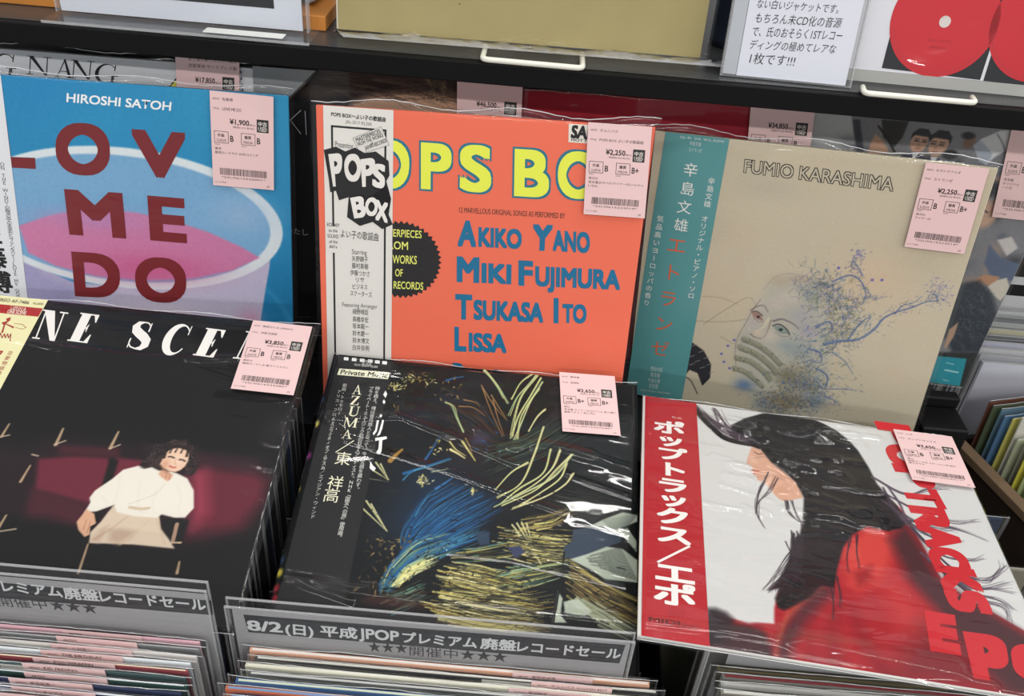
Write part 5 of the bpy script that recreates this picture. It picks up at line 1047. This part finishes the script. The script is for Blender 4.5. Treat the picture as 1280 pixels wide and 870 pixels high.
def stext(b, text, p0, p1, cap, col, y, ex, zb, bold=0.0):
    co, F = glyphs(text, bold, 3); x0, x1 = co[:, 0].min(), co[:, 0].max(); c = .80 if is_cjk(text) else .68
    p0, p1 = np.array(p0), np.array(p1); d = p1 - p0; up = np.array((-d[1], d[0])) / np.hypot(*d) * cap / c
    q = p0 + np.outer((co[:, 0]-x0)/(x1-x0), d) + np.outer(co[:, 1], up)
    b.add([(t[0] - ex, y - c_[2], t[1] - zb) for t, c_ in zip(q, co)], F, mat(col, .7))
def XZ(pts): return [(p[0], p[2]) for p in pts]
def text_mid(b, ex, zb):
    y = .0023
    sq(b, XZ([(-.1879,0.434,0.9222),(0.1065,0.434,0.9259),(0.1049,0.434,0.9025),(-.1857,0.434,0.9011)]), (44, 46, 50), y, ex, zb)
    for t_, q in (('8/2', [(-.186,0.434,0.904),(-.1584,0.434,0.9048)]), ('(日)', [(-.1565,0.434,0.9046),(-.1346,0.434,0.9041)]), ('平成', [(-.1289,0.434,0.9054),(-.1001,0.434,0.9059)]), ('JPOP', [(-.0989,0.434,0.9061),(-.0676,0.434,0.9065)]), ('プレミアム', [(-.0651,0.434,0.9063),(-.007,0.434,0.907)]), ('廃盤', [(-.0045,0.434,0.9073),(0.0236,0.434,0.9078)]), ('レコードセール', [(0.0242,0.434,0.9073),(0.1046,0.434,0.9091)])):
        stext(b, t_, *[(p[0], p[2]) for p in q], .0115, (196, 198, 200), y - .0001, ex, zb, .03)
    for t_, q in (('★★★', [(-.0917,0.434,0.8905),(-.0607,0.434,0.8923)]), ('開催中', [(-.0594,0.434,0.8905),(-.0214,0.434,0.8912)]), ('★★★', [(-.0195,0.434,0.891),(0.0178,0.434,0.8922)])):
        stext(b, t_, *[(p[0], p[2]) for p in q], .0105, (50, 50, 54), y - .0001, ex, zb, .008)
sign('clear sign holder with white on black sale notice below the feathery sleeve', -.2005, .1125, .4315, .9365, .5710, text_mid, (-.196, .110, .9275, .57))
def text_left(b, ex, zb):
    y = .0023
    sq(b, XZ([(-.4751,0.4222,0.9498),(-.2053,0.4222,0.9505),(-.2061,0.4222,0.9338),(-.479,0.4222,0.9305)]), (44, 46, 50), y, ex, zb)
    for t_, q in (('8/2(日) 平成JPOP', [(-.4681,0.4222,0.9356),(-.3813,0.4222,0.9407)]), ('プレミアム', [(-.3751,0.4222,0.9415),(-.3174,0.4222,0.9401)]), ('廃盤', [(-.3164,0.4222,0.9393),(-.2899,0.4222,0.9396)]), ('レコードセール', [(-.2894,0.4222,0.9392),(-.2102,0.4222,0.9393)])):
        stext(b, t_, *[(p[0], p[2]) for p in q], .0115, (196, 198, 200), y - .0001, ex, zb, .03)
    for t_, q in (('★★★', [(-.4118,0.4222,0.9229),(-.3724,0.4222,0.9244)]), ('開催中', [(-.3697,0.4222,0.9234),(-.3324,0.4222,0.9242)]), ('★★★', [(-.3301,0.4222,0.9236),(-.2942,0.4222,0.9237)])):
        stext(b, t_, *[(p[0], p[2]) for p in q], .0105, (50, 50, 54), y - .0001, ex, zb, .008)
sign('clear sign holder with white on black sale notice below the cinema seat sleeve', -.5225, -.2075, .4200, .9670, .5930, text_left, (-.519, -.2015 - .0075, .9570, .60))
sign('clear sign holder with blank grey paper half hidden under the red coat sleeve', .1700, .4850, .4320, .9340, .6010, lambda b, ex, zb: None, (.186, .480, .9310, .61))

# ================================================================ filed records
def filed(x, y, z, rgb, plastic_seed, label, group, tag=None, th=.0032, opening=None, lean=0.0, hid=False):
    """a sleeved record standing in the bin; (x, y, z) is the middle of its front top edge"""
    h = .3150
    M_ = Matrix.Translation((x, y, z)) @ Matrix.Rotation(math.radians(-lean), 4, 'X') @ Matrix.Translation((0, 0, -h))
    e = empty('filed_record', M_, label, 'record', group)
    b = MB(); m = mat(rgb, .6); b.box(-.1575, 0, 0, .1575, th, h, m)
    if opening: b.box(-.1555, th*.25, h + .00005, .1560, th*.75, h + .0004, mat(opening, .8))
    if not hid and plastic_seed % 3 == 0: b.box(.02, -.0002, h - .012, .09, 0, h - .0006, mat(opening or (210, 208, 200), .6))
    b.build('cover', e)
    r = np.random.RandomState(plastic_seed); n = 10 if hid else 48
    w = .163; b = MB(); V = []; hh = h + r.uniform(.003, .006); wv = np.interp(np.arange(n), np.linspace(0, n - 1, 9), r.randn(9) * .0006)
    zs = (0, h - .012, h - .002, hh)
    for side, yy in ((0, -.0005), (1, th + .0005)):
        k0 = len(V)
        for j, zz in enumerate(zs):
            for i in range(n):
                u = i / (n - 1) * 2 - 1
                wob = 0 if j < 2 else (r.randn() * .00012 + wv[i] * (.4 if j == 2 else 1))
                pull = (th * .3 * (1 if side == 0 else -1)) * (j == 3)
                V.append((u * w, yy + wob * .4 + pull, zz + (wob * 1.2 if j == 3 else 0)))
    F = [(s_*4*n + j*n + i, s_*4*n + j*n + i + 1, s_*4*n + (j+1)*n + i + 1, s_*4*n + (j+1)*n + i) for s_ in (0, 1) for j in range(3) for i in range(n-1)]
    b.add(V, F, PLASTIC_CRISP if not hid else PLASTIC, True)
    for sx in (0, n - 1):    # side seams
        b.add([V[j*n + sx] for j in range(4)] + [V[4*n + j*n + sx] for j in range(4)], [(j, j+1, 4+j+1, 4+j) for j in range(3)], PLASTIC_EDGE, True)
    rim = [Vector(V[3*n + i]) for i in range(0, n, 1)]
    b.tube(rim, [.00022 + .0002 * r.rand() for _ in rim], PLASTIC_EDGE, 5)
    b.build('plastic_sleeve', e)
    if tag:
        tx, tw, lines = tag
        b = MB(); z1 = h + .0030 + tag_rise(plastic_seed); b.box(tx, -.0012, z1 - .085, tx + tw, -.0009, z1, mat(PINK, .6))
        for k, (t_, x_, cap) in enumerate(lines):
            co, F2 = glyphs(t_, .01, 1); s_ = cap / (.80 if is_cjk(t_) else .68); lim = tw - .006 - x_
            wd = np.ptp(co[:, 0]) * s_; sx_ = min(1, lim / wd)
            b.add([(tx + .003 + x_ + (c[0] - co[:, 0].min()) * s_ * sx_, -.00128, z1 - .0050 + c[1] * s_) for c in co], F2, mat((70, 62, 66), .7))
        b.build('price_tag', e)
    return e
def tag_rise(s): return (.0004, .0012, .0002, .0008)[s % 4]
ORD = ['first', 'second', 'third', 'fourth', 'fifth', 'sixth', 'seventh', 'eighth', 'ninth', 'tenth', 'eleventh', 'twelfth', 'thirteenth', 'fourteenth', 'fifteenth', 'sixteenth', 'seventeenth', 'eighteenth', 'nineteenth', 'twentieth']
A_ = 'ARTIST '
left_col = [((226, 180, 190), 'pink edged', None, None), ((120, 122, 124), 'mid grey', None, (176,176,178)), ((214, 208, 204), 'pale grey', '小沢健二', None), ((214, 224, 228), 'bluish white', 'THE BIRTHDAY', (236,238,238)), ((152, 74, 82), 'dull red', 'EGO-WRAPPIN', (232,220,190)),
            ((66, 84, 86), 'dark green grey', 'KID FRESINO', None), ((52, 78, 72), 'deep green', None, (214,220,222)), ((48, 56, 84), 'navy', '曽我部恵一', None), ((36, 38, 74), 'dark indigo', 'コーネリアス', (226,230,236)), ((106, 108, 112), 'slate grey', 'SPEED STAR', (150,152,156)), ((54, 60, 78), 'blue black', 'サニーデイ', None), ((120, 124, 130), 'cool grey', 'クラムボン', None), ((70, 70, 76), 'charcoal', 'キリンジ', None)]
for k, (c, nm, art, op) in enumerate(left_col):
    jx = random.uniform(-.004, .002)
    tg = (.0555 - .003 * k + random.uniform(-.003, .003), .061, [((A_ + art) if art else 'ARTIST', .002, .0022)] if not art else [('ARTIST', .0015, .0017), (art, .0125, .0030)])
    filed(-.3725 + jx, .4145 - .0056 * k, .9090 - .0010 * k, c, 100 + k, nm + ' sleeved record with pink tag, ' + ORD[k] + ' in front of the left sign', 'records filed in front of the left sign', tg, .0018, op)
mid_col = [((228, 176, 150), 'peach edged white', None, (240,238,234)), ((58, 58, 62), 'charcoal', 'オムニバス GOLDEN BEST', (208,206,196)), ((206, 204, 186), 'cream', '原田知子', (226,224,208)), ((72, 74, 78), 'dark grey', '山下達郎', (190,190,186)), ((60, 96, 140), 'blue', '大貫妙子', (206,214,190)), ((196, 110, 80), 'orange brown', None, (120,150,190)), ((84, 110, 150), 'steel blue', '角松敏生', None), ((190, 190, 192), 'light grey', '吉田美奈子', None), ((60, 62, 70), 'black', '南佳孝', None), ((150, 140, 130), 'taupe', '鈴木茂', None)]
for k, (c, nm, art, op) in enumerate(mid_col):
    jx = (0, .006, .000, .004, -.004, -.010, -.004, .0, .004, .0)[k]
    tg = None if art is None and k else (.056 + random.uniform(-.012, .006), .063, [('ARTIST', .0015, .0017), (art or '松任谷由実', .0125, .0030)])
    filed(-.0270 + jx, .4265 - .0062 * k, .8880 - .0012 * k, c, 200 + k, nm + ' sleeved record, ' + ORD[k] + ' in front of the middle sign', 'records filed in front of the middle sign', tg, .0034, op)
right_col = [((88, 84, 60), 'olive', (60,56,44)), ((112, 110, 104), 'warm grey', (120,34,44)), ((150, 150, 146), 'light grey', (176,176,172)), ((120, 118, 108), 'stone grey', (196,196,190)), ((136, 120, 60), 'mustard', (150,148,140)), ((104, 104, 104), 'mid grey', (190,190,188)), ((70, 66, 62), 'dark brown', (160,150,130)), ((128, 126, 122), 'ash grey', None)]
for k, (c, nm, op) in enumerate(right_col):
    filed(.3380 + random.uniform(-.003, .003), .4270 - .0062 * k, .9150 - .0012 * k, c, 300 + k, nm + ' sleeved record, ' + ORD[k] + ' in front of the right sign', 'records filed in front of the right sign', None, .0044, op)
BK = [(38, 42, 52), (30, 44, 66), (70, 72, 74), (60, 66, 50), (44, 40, 38), (150, 148, 140), (36, 54, 88), (54, 40, 40), (120, 116, 100), (34, 34, 38)]
BN = ['slate', 'navy', 'grey', 'olive', 'dark brown', 'pale', 'blue', 'maroon', 'beige', 'black']
for k in range(18):
    i = (k * 3) % 10
    filed(-.3745 + random.uniform(-.003, .002), .4460 + .0152 * k, .8925 + .0012*k, BK[(i+1) % 10] if (i+1) % 10 not in (2, 5, 8) else (36,40,46), 400 + k, ('dark sleeved record' if (i+1) % 10 in (2, 5, 8) else BN[(i+1) % 10] + ' sleeved record') + ', ' + ORD[k] + ' behind the left sign', 'records filed behind the left sign', None, .0040, None, 0, True)
for k in range(18):
    i = (k * 3 + 2) % 10
    filed(-.0318 + random.uniform(-.0035, .004), .4510 + .0150 * k, .8395 + .0024*k, BK[i], 500 + k, BN[i] + ' sleeved record, ' + ORD[k] + ' behind the middle sign', 'records filed behind the middle sign', None, .0042, ((190,190,186), (140,142,144), (206,204,198))[k % 3], 0, True)
for k in range(3):
    i = (k * 3 + 5) % 10
    filed(.3360 + random.uniform(-.003, .003), (.4600, .5750, .6400)[k], .8950, BK[i], 600 + k, BN[i] + ' sleeved record, ' + ORD[k] + ' behind the right sign', 'records filed behind the right sign', None, .0042, None, 0, True)

# ================================================================ things on the shelf
# ---- framed print in an acrylic stand, left
e = empty('print_stand', Matrix.Translation((-.336, .859, SHELF)), 'white bordered black print in a clear acrylic stand at the shelf left', 'stand')
b = MB(); bs = [(-.457,0.8328,1.24),(-.2099,0.8179,1.24),(-.2266,0.8563,1.24),(-.4566,0.8609,1.24)]
x0, x1 = bs[0][0], bs[1][0]
b.box(x0 + .336, -.0365, 0, x1 + .336, .006, .0022, ACRYLIC); b.box(x0 + .336, -.0372, 0, x1 + .336, -.0360, .0022, ACRYLIC_EDGE); b.build('base', e)
b = MB(); b.box(-.1165, -.0045, .0030, .1125, -.0020, .32, mat((214, 218, 228), .45)); b.box(-.098, -.0048, .0215, .087, -.0046, .30, mat((26, 26, 30), .4))
for i, (x, w) in enumerate(((.034, .004), (.041, .003), (.047, .004))): b.box(x, -.0050, .026 + .002*i, x + w, -.0049, .029 + .002*i, mat((220, 220, 222)))
b.build('print', e)
b = MB(); b.box(-.120, -.0075, .0024, .118, -.0062, .30, ACRYLIC); b.box(-.120, 0, .0024, .118, .0018, .33, ACRYLIC)
for x in (-.1206, .1174): b.box(x, -.0076, .0024, x + .0012, .0020, .30, ACRYLIC_EDGE)
b.build('upright', e)
b = MB(); b.box(.026, -.031, .0023, .100, -.017, .0027, mat((224, 226, 222), .5)); b.build('paper_strip', e)

# ---- kraft sleeve in a loose bag
e = empty('kraft_sleeve', Matrix.Translation((-.018, .8715, SHELF)) @ Matrix.Rotation(math.radians(1.5), 4, 'Z') @ Matrix.Rotation(math.radians(-6), 4, 'X'), 'large olive kraft paper sleeve in a loose clear bag mid shelf', 'record')
b = MB(); b.box(-.1745, .0006, .004, .1745, .006, .345, mat((166, 152, 104), .75, noise=.10, nscale=26)); b.box(-.1760, .001, .0042, -.1747, .0056, .344, mat((214, 208, 190), .7))
for p in ((-.02, .05), (-.06, .035)): b.box(p[0], .0003, p[1], p[0] + .0012, .0007, p[1] + .0012, mat((90, 78, 46)))
b.build('cover', e)
def loose_bag(parent, w, h, x0, seed, m, amp=.0012):
    r = np.random.RandomState(seed); n = 60; u = np.linspace(0, 1, n); X, Z = np.meshgrid(x0 + u * w, u * h); Y = np.full_like(X, -.0022)
    for i in range(8): a = r.uniform(0, 3.1); f = r.uniform(20, 90); Y += amp * .3 * np.sin((X*math.cos(a) + Z*math.sin(a)) * f + r.uniform(0, 6))
    Y = np.minimum(Y, -.0004); b = MB(); idx = np.arange(n*n).reshape(n, n)
    F = np.stack([idx[:-1, :-1], idx[:-1, 1:], idx[1:, 1:], idx[1:, :-1]], -1).reshape(-1, 4)
    b.add(np.stack([X, Y, Z], -1).reshape(-1, 3), [tuple(int(t) for t in f) for f in F], m, True)
    return b
b = loose_bag(e, .362, .34, -.1785, 5, PLASTIC_CRISP)
b.build('plastic_bag', e)
b = MB(); n = 40   # bag mouth spread on the shelf in front
R = np.random.RandomState(8); V = []
for j in range(6):
    for i in range(n): V.append((-.184 + .372 * i / (n-1) + .004 * j, -.004 - .0052 * j, .0030 + abs(R.randn()) * .0016 * (j % 5 > 0) - .0022 * j * math.sin(math.radians(6)) * 0))
b.add(V, [(j*n+i, j*n+i+1, (j+1)*n+i+1, (j+1)*n+i) for j in range(5) for i in range(n-1)], PLASTIC_EDGE, True); b.build('bag_mouth', e)

# ---- white wire hooks lying over the shelf lip
def hook(pts, label, cap_u):
    M_ = Vector((sum(p[0] for p in pts) / len(pts), .85, SHELF)); e = empty('wire_rest', Matrix.Translation(M_), label, 'wire rest')
    b = MB(); P_ = [Vector(p) - M_ for p in pts]; Q = []
    for i in range(1, len(P_) - 1):       # rounded corners
        a, c, d = P_[i-1], P_[i], P_[i+1]; r_ = min(.006, (c-a).length*.45, (d-c).length*.45); s_, t_ = c + (a-c).normalized()*r_, c + (d-c).normalized()*r_
        for k in range(5): f = k/4; Q.append(s_*(1-f)**2 + c*2*f*(1-f) + t_*f*f)
    b.tube([P_[0]] + Q + [P_[-1]], .0026, mat((226, 226, 214), .35), 12); b.build('wire', e)
    return e
hook([(-.050,.860,1.2414), (-.050,.8185,1.2414), (.042,.8175,1.2414), (.042,.858,1.2414)], 'white coated wire rest at the foot of the olive kraft sleeve', 0)
hook([(.303,.834,1.2414), (.300,.8170,1.2414), (.402,.8165,1.2414), (.404,.832,1.2414)], 'white coated wire rest at the foot of the red label display', 0)

# ---- navy cloth hanging behind
e = empty('cloth_bag', Matrix.Translation((.238, .940, SHELF)), 'dark navy folded cloth bag between the kraft sleeve and handwritten card', 'bag')
b = MB(); n, m_ = 50, 40; R = np.random.RandomState(12); V = []
for s_ in (0, 1):
    for j in range(m_):
        for i in range(n):
            x = -.062 + .124 * i / (n-1); z = .30 * j / (m_-1); bulge = math.sin(math.pi * i / (n-1)) ** .5 * .018 * (1 - .5 * j / m_)
            f = .0035 * math.sin(x * 130 + z * 40) + .003 * math.sin(x * 60 - z * 90 + 1.3) + .002 * math.sin(z * 160 + x * 30)
            V.append((x, (-bulge + f * (bulge / .018)) if s_ == 0 else .012, z + .0005))
idx = lambda s_, j, i: s_*n*m_ + j*n + i
F = [(idx(0,j,i), idx(0,j,i+1), idx(0,j+1,i+1), idx(0,j+1,i)) for j in range(m_-1) for i in range(n-1)] + [(idx(1,j,i), idx(1,j+1,i), idx(1,j+1,i+1), idx(1,j,i+1)) for j in range(m_-1) for i in range(n-1)]
F += [(idx(0,j,0), idx(0,j+1,0), idx(1,j+1,0), idx(1,j,0)) for j in range(m_-1)] + [(idx(0,j,n-1), idx(1,j,n-1), idx(1,j+1,n-1), idx(0,j+1,n-1)) for j in range(m_-1)] + [(idx(0,0,i), idx(1,0,i), idx(1,0,i+1), idx(0,0,i+1)) for i in range(n-1)]
b.add(V, F, mat((34, 42, 58), .85, noise=.25, nscale=90), True); b.build('cloth', e)
b = MB(); b.tube([(-.04,-.010,.300), (-.036,-.014,.34), (.036,-.014,.34), (.04,-.010,.300)], .004, mat((30, 36, 50), .8), 8); b.build('handle', e)

# ---- handwritten card in an acrylic stand
hm = Matrix.Translation((.2365, .8400, SHELF)) @ Matrix.Rotation(math.radians(-2), 4, 'Z') @ Matrix.Rotation(math.radians(-12), 4, 'X')
e = empty('card_stand', hm, 'white handwritten review card in a clear acrylic stand on the shelf', 'sign')
b = MB(); b.box(-.0500, -.0011, .0015, .0515, -.0007, .155, mat((214, 216, 226), .6))
def hw(t_, p, size=None):
    co, F = glyphs(t_, .012, 3); q0, q1, q2 = (np.array(t, float) for t in p); x0, x1 = co[:, 0].min(), co[:, 0].max()
    q = q0 + np.outer((co[:, 0] - x0)/(x1 - x0), q1 - q0) + np.outer(co[:, 1]/.8, q2 - q0)
    b.add([(t[0], -.0013, t[1]) for t in q], F, mat((40, 40, 46), .6))
hinv = hm.inverted()
def on_card(pts):     # points of the card's own face, given where they lie in the room
    return [(q.x, q.z) for q in (hinv @ Vector(p) for p in pts)]
for t_, p in (('ない白いジャケットです。', [(0.1941,0.8543,1.2988),(0.2675,0.8521,1.3006),(0.1949,0.8557,1.3055)]), ('もちろん未CD化の音源', [(0.1949,0.8517,1.2867),(0.2723,0.8495,1.2889),(0.1957,0.8533,1.2942)]), ('で、氏のおそらく1STレコー', [(0.1942,0.8493,1.2751),(0.2755,0.8471,1.2784),(0.1949,0.8508,1.2827)]), ('ディングの極めてレアな', [(0.194,0.8469,1.2641),(0.2722,0.8448,1.2671),(0.1949,0.8484,1.2711)]), ('1枚です!!!', [(0.1964,0.8442,1.2518),(0.2377,0.843,1.2528),(0.197,0.846,1.2602)]), ('帯もなかなか見つから', [(0.1941,0.8567,1.31),(0.2663,0.8547,1.3124),(0.1949,0.8581,1.3167)])):
    hw(t_, on_card(p))
b.build('card', e)
b = MB(); b.box(-.0645, -.0032, 0, .0560, -.0018, .16, ACRYLIC); b.box(-.0645, .0008, 0, .0560, .0022, .17, ACRYLIC); b.box(-.0645, -.0032, 0, .0560, .0022, .0014, ACRYLIC_EDGE)
for x in (-.0650, .0552): b.box(x, -.0033, 0, x + .0014, .0023, .16, ACRYLIC_EDGE)
b.box(-.0630, -.0015, .002, -.0505, -.0005, .16, mat((176, 180, 186), .5)); b.build('acrylic_stand', e)

# ---- white display sheet with red record labels, in a bag
rm = Matrix.Translation((.395, .8540, SHELF)) @ Matrix.Rotation(math.radians(-1.5), 4, 'Z') @ Matrix.Rotation(math.radians(-10), 4, 'X')
e = empty('label_display', rm, 'white sheet with two red record labels on black squares, bagged, shelf right', 'record')
b = MB(); b.box(-.165, 0, .012, .165, .003, .33, mat((216, 216, 222), .6)); rinv = rm.inverted()
def on_sheet(pts): return [(q.x, q.z) for q in (rinv @ Vector(p) for p in pts)]
def flat(pts, col, y): b.add([(p[0], y, p[1]) for p in pts], [tuple(range(len(pts)))], mat(col, .45))
k_ = on_sheet([(0.3185,0.8713,1.3253),(0.3241,0.8585,1.2532),(0.417,0.8556,1.2509),(0.4113,0.8703,1.3332),(0.4206,0.8556,1.2512),(0.4182,0.8702,1.3338)])
flat([k_[1], k_[2], (k_[2][0] + .003, k_[2][1] + .13), (k_[1][0] + .001, k_[1][1] + .13)], (32, 34, 38), -.0002)
k2 = on_sheet([(0.4201,0.8555,1.2505),(0.4959,0.8533,1.2495)])
flat([k2[0], k2[1], (k2[1][0], k2[1][1] + .13), (k2[0][0] + .001, k2[0][1] + .13)], (32, 34, 38), -.0002)
for c in on_sheet([(0.3704,0.8651,1.298),(0.4607,0.8633,1.3012)]):
    flat(ell(c, .0490, .0490, 64), (196, 38, 48), -.0003); flat(ell(c, .0052, .0052, 24), (206, 196, 192), -.0006)
    for t_, dz, w_ in (('STEREO', .030, .012), ('ないしょのうた', -.018, .022), ('GMDR 2010', -.024, .016)):
        co, F = glyphs(t_, 0, 1); s_ = w_ / np.ptp(co[:, 0]); b.add([(c[0] - w_/2 + (q[0]-co[:, 0].min())*s_, -.0005, c[1] + dz + q[1]*s_) for q in co], F, mat((150, 30, 38)))
    for i in range(44):
        a = math.radians(195 + i * 3.4); p_ = (c[0] + .0455*math.cos(a), c[1] + .0455*math.sin(a)); flat(ell(p_, .0005, .0008, 6), (168, 60, 62), -.0005)
b.build('sheet', e)
b = loose_bag(e, .345, .33, -.172, 9, PLASTIC_CRISP, .0016); b.build('plastic_bag', e)
b = MB(); b.box(-.150, -.0010, .0015, .168, -.0002, .0118, mat((168, 168, 164), .4)); b.build('bag_hem', e)

# ---- far left of the shelf: low wooden rack and slim cases
e = empty('wooden_rack', Matrix.Translation((-.52, 1.02, SHELF)), 'low orange wooden rack standing at the back of the shelf', 'rack')
b = MB(); b.bevbox(-.5, -.150, 0, .315, .15, .014, mat((196, 128, 60), .5, noise=.25, nscale=18), .001); b.build('rack_board', e)
b = MB(); b.bevbox(-.5, .13, .0142, .315, .15, .20, mat((110, 76, 44), .6, noise=.2, nscale=14), .001); b.build('rack_back', e)
for i, (x, c, nm) in enumerate(((-.246, (196, 198, 206), 'silver'), (-.228, (214, 216, 222), 'white'), (-.210, (160, 162, 170), 'grey'))):
    M_ = Matrix.Translation((x - .012, .90, SHELF + .0158)) @ Matrix.Rotation(math.radians(-28), 4, 'Y')
    e = empty('slim_case', M_, nm + ' slim disc case leaning on the wooden rack, ' + ('leftmost', 'middle', 'rightmost')[i] + ' of three', 'case', 'slim cases leaning on the wooden rack')
    b = MB(); b.bevbox(-.006, 0, .003, .006, .12, .135, mat(c, .3), .0008); b.build('case', e)
    b = MB(); co, F = glyphs(('DISC', 'BEST', 'LIVE')[i], .012, 1)
    b.add([(-.003 + q[1]*.008, -.0002, .012 + (1 if i else 1)*(q[0])*.018) for q in co], F, mat((40, 40, 44))); b.build('spine_print', e)

# ================================================================ right edge: crate of small records and a stack behind
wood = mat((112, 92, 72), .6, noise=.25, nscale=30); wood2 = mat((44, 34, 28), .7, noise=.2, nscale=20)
CM = Matrix.Translation((.542, .852, 0)) @ Matrix.Rotation(math.radians(17.7), 4, 'Z')
e = empty('record_crate', CM, 'brown wooden crate of seven inch records at the right edge', 'crate')
def cp(nm, x0, y0, z0, x1, y1, z1, m, bv=.0012): b = MB(); b.bevbox(x0, y0, z0, x1, y1, z1, m, bv); return b.build(nm, e)
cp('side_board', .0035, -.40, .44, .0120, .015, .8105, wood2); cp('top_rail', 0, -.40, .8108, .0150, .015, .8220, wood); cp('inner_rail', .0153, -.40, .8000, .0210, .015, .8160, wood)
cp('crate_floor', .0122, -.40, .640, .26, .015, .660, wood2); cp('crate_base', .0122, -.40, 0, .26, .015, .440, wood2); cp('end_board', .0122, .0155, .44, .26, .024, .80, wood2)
singles = [((110,70,56),'brown'), ((84,96,70),'dark olive'), ((100,132,150),'grey blue'), ((90,130,170),'sky blue'), ((214,208,110),'pale yellow'), ((206,204,192),'white labelled'), ((186,192,160),'pale green'), ((150,150,134),'grey beige'), ((228,220,84),'bright yellow'), ((196,208,150),'light green'), ((176,202,160),'mint'),
           ((46,68,146),'deep blue'), ((206,212,140),'lime'), ((214,208,104),'lemon'), ((36,58,136),'royal blue'), ((188,204,168),'soft green'), ((220,216,120),'straw yellow'), ((186,192,188),'silver'), ((60,90,110),'slate blue'), ((214,214,204),'off white'), ((130,176,126),'leaf green'), ((222,218,190),'ivory'), ((200,190,90),'mustard'), ((150,160,170),'steel grey')]
ORD += ['twenty first', 'twenty second', 'twenty third', 'twenty fourth']
for k, (c, nm) in enumerate(singles):
    yk = .001 - .0094 * k; top = .882 + random.uniform(-.006, .003) + (.008 if k == 5 else 0) - (.013 if k > 5 else 0)
    M_ = CM @ Matrix.Translation((.1210 + random.uniform(-.002, .003), yk, top)) @ Matrix.Rotation(math.radians(-3), 4, 'X') @ Matrix.Translation((0, 0, -.184))
    e = empty('record_single', M_, nm + ' seven inch sleeve in the wooden crate, ' + ORD[k] + ' from its far end', 'record', 'seven inch records in the wooden crate')
    b = MB(); b.bevbox(-.0895, 0, 0, .0895, .0022, .180, mat(c, .5), .0005)
    if k == 5:
        co, F = glyphs('MOON', .012, 2); b.add([(-.066 + q[0]*.0078, -.0002, .150 + q[1]*.0078) for q in co], F, mat((150, 40, 36)))
    if k in (4, 8, 11, 14, 16): b.box(-.080, -.0002, .120, .0, -.0001, .165, mat(tuple(int(t*.82) for t in c), .5))
    b.build('cover', e)
    b = MB(); b.box(-.0915, -.0009, .001, .0915, -.0006, .183, PLASTIC_CRISP); b.tube([(-.0915 + .183*i/12, -.0006 + .0005*math.sin(i*2+k), .183) for i in range(13)], .0005, PLASTIC_EDGE, 5); b.build('plastic_sleeve', e)

e = empty('record_tray', Matrix.Translation((.795, 1.13, 0)), 'white record tray behind the wooden crate at the right edge', 'tray')
b = MB(); b.bevbox(-.225, -.17, 0, .21, .18, .5385, mat((60, 58, 58), .6), .002); b.build('tray_base', e)
b = MB(); b.bevbox(-.225, .165, .5387, .21, .18, .92, mat((70, 68, 66), .6), .002); b.build('tray_back', e)
pale = [((216,218,230),'lilac white'), ((176,178,184),'grey'), ((206,206,210),'white'), ((196,198,214),'pale lilac'), ((120,122,124),'dark grey'), ((210,206,176),'cream'), ((186,190,190),'silver grey'), ((132,136,138),'mid grey'), ((214,216,218),'bright white')]
for k, (c, nm) in enumerate(pale):
    filed(.775 + random.uniform(-.004, .004), .972 + .0150 * k, .8560 + .0012 * k, c, 700 + k, nm + ' sleeved record in the tray behind the crate, ' + ORD[k] + ' from the front', 'pale records in the tray behind the crate', None, .005, (206,206,206), 0, k > 3)
e = empty('header_card', Matrix.Translation((.790, 1.118, .5400)), 'tall white divider card with a black title band standing in the tray', 'card')
b = MB(); b.box(-.17, 0, 0, .17, .0012, .368, mat((212, 214, 214), .5)); b.box(-.17, -.0002, .338, .17, -.0001, .356, mat((34, 34, 36), .5)); b.build('card', e)
b = MB(); co, F = glyphs('I Love', .012, 2); b.add([(-.135 + (q[0]+.25*q[1])*.013, -.0004, .3425 + q[1]*.013) for q in co], F, mat((220, 220, 220))); b.build('title', e)

C.objects.unlink(_to); bpy.data.objects.remove(_to); bpy.data.curves.remove(_tc)
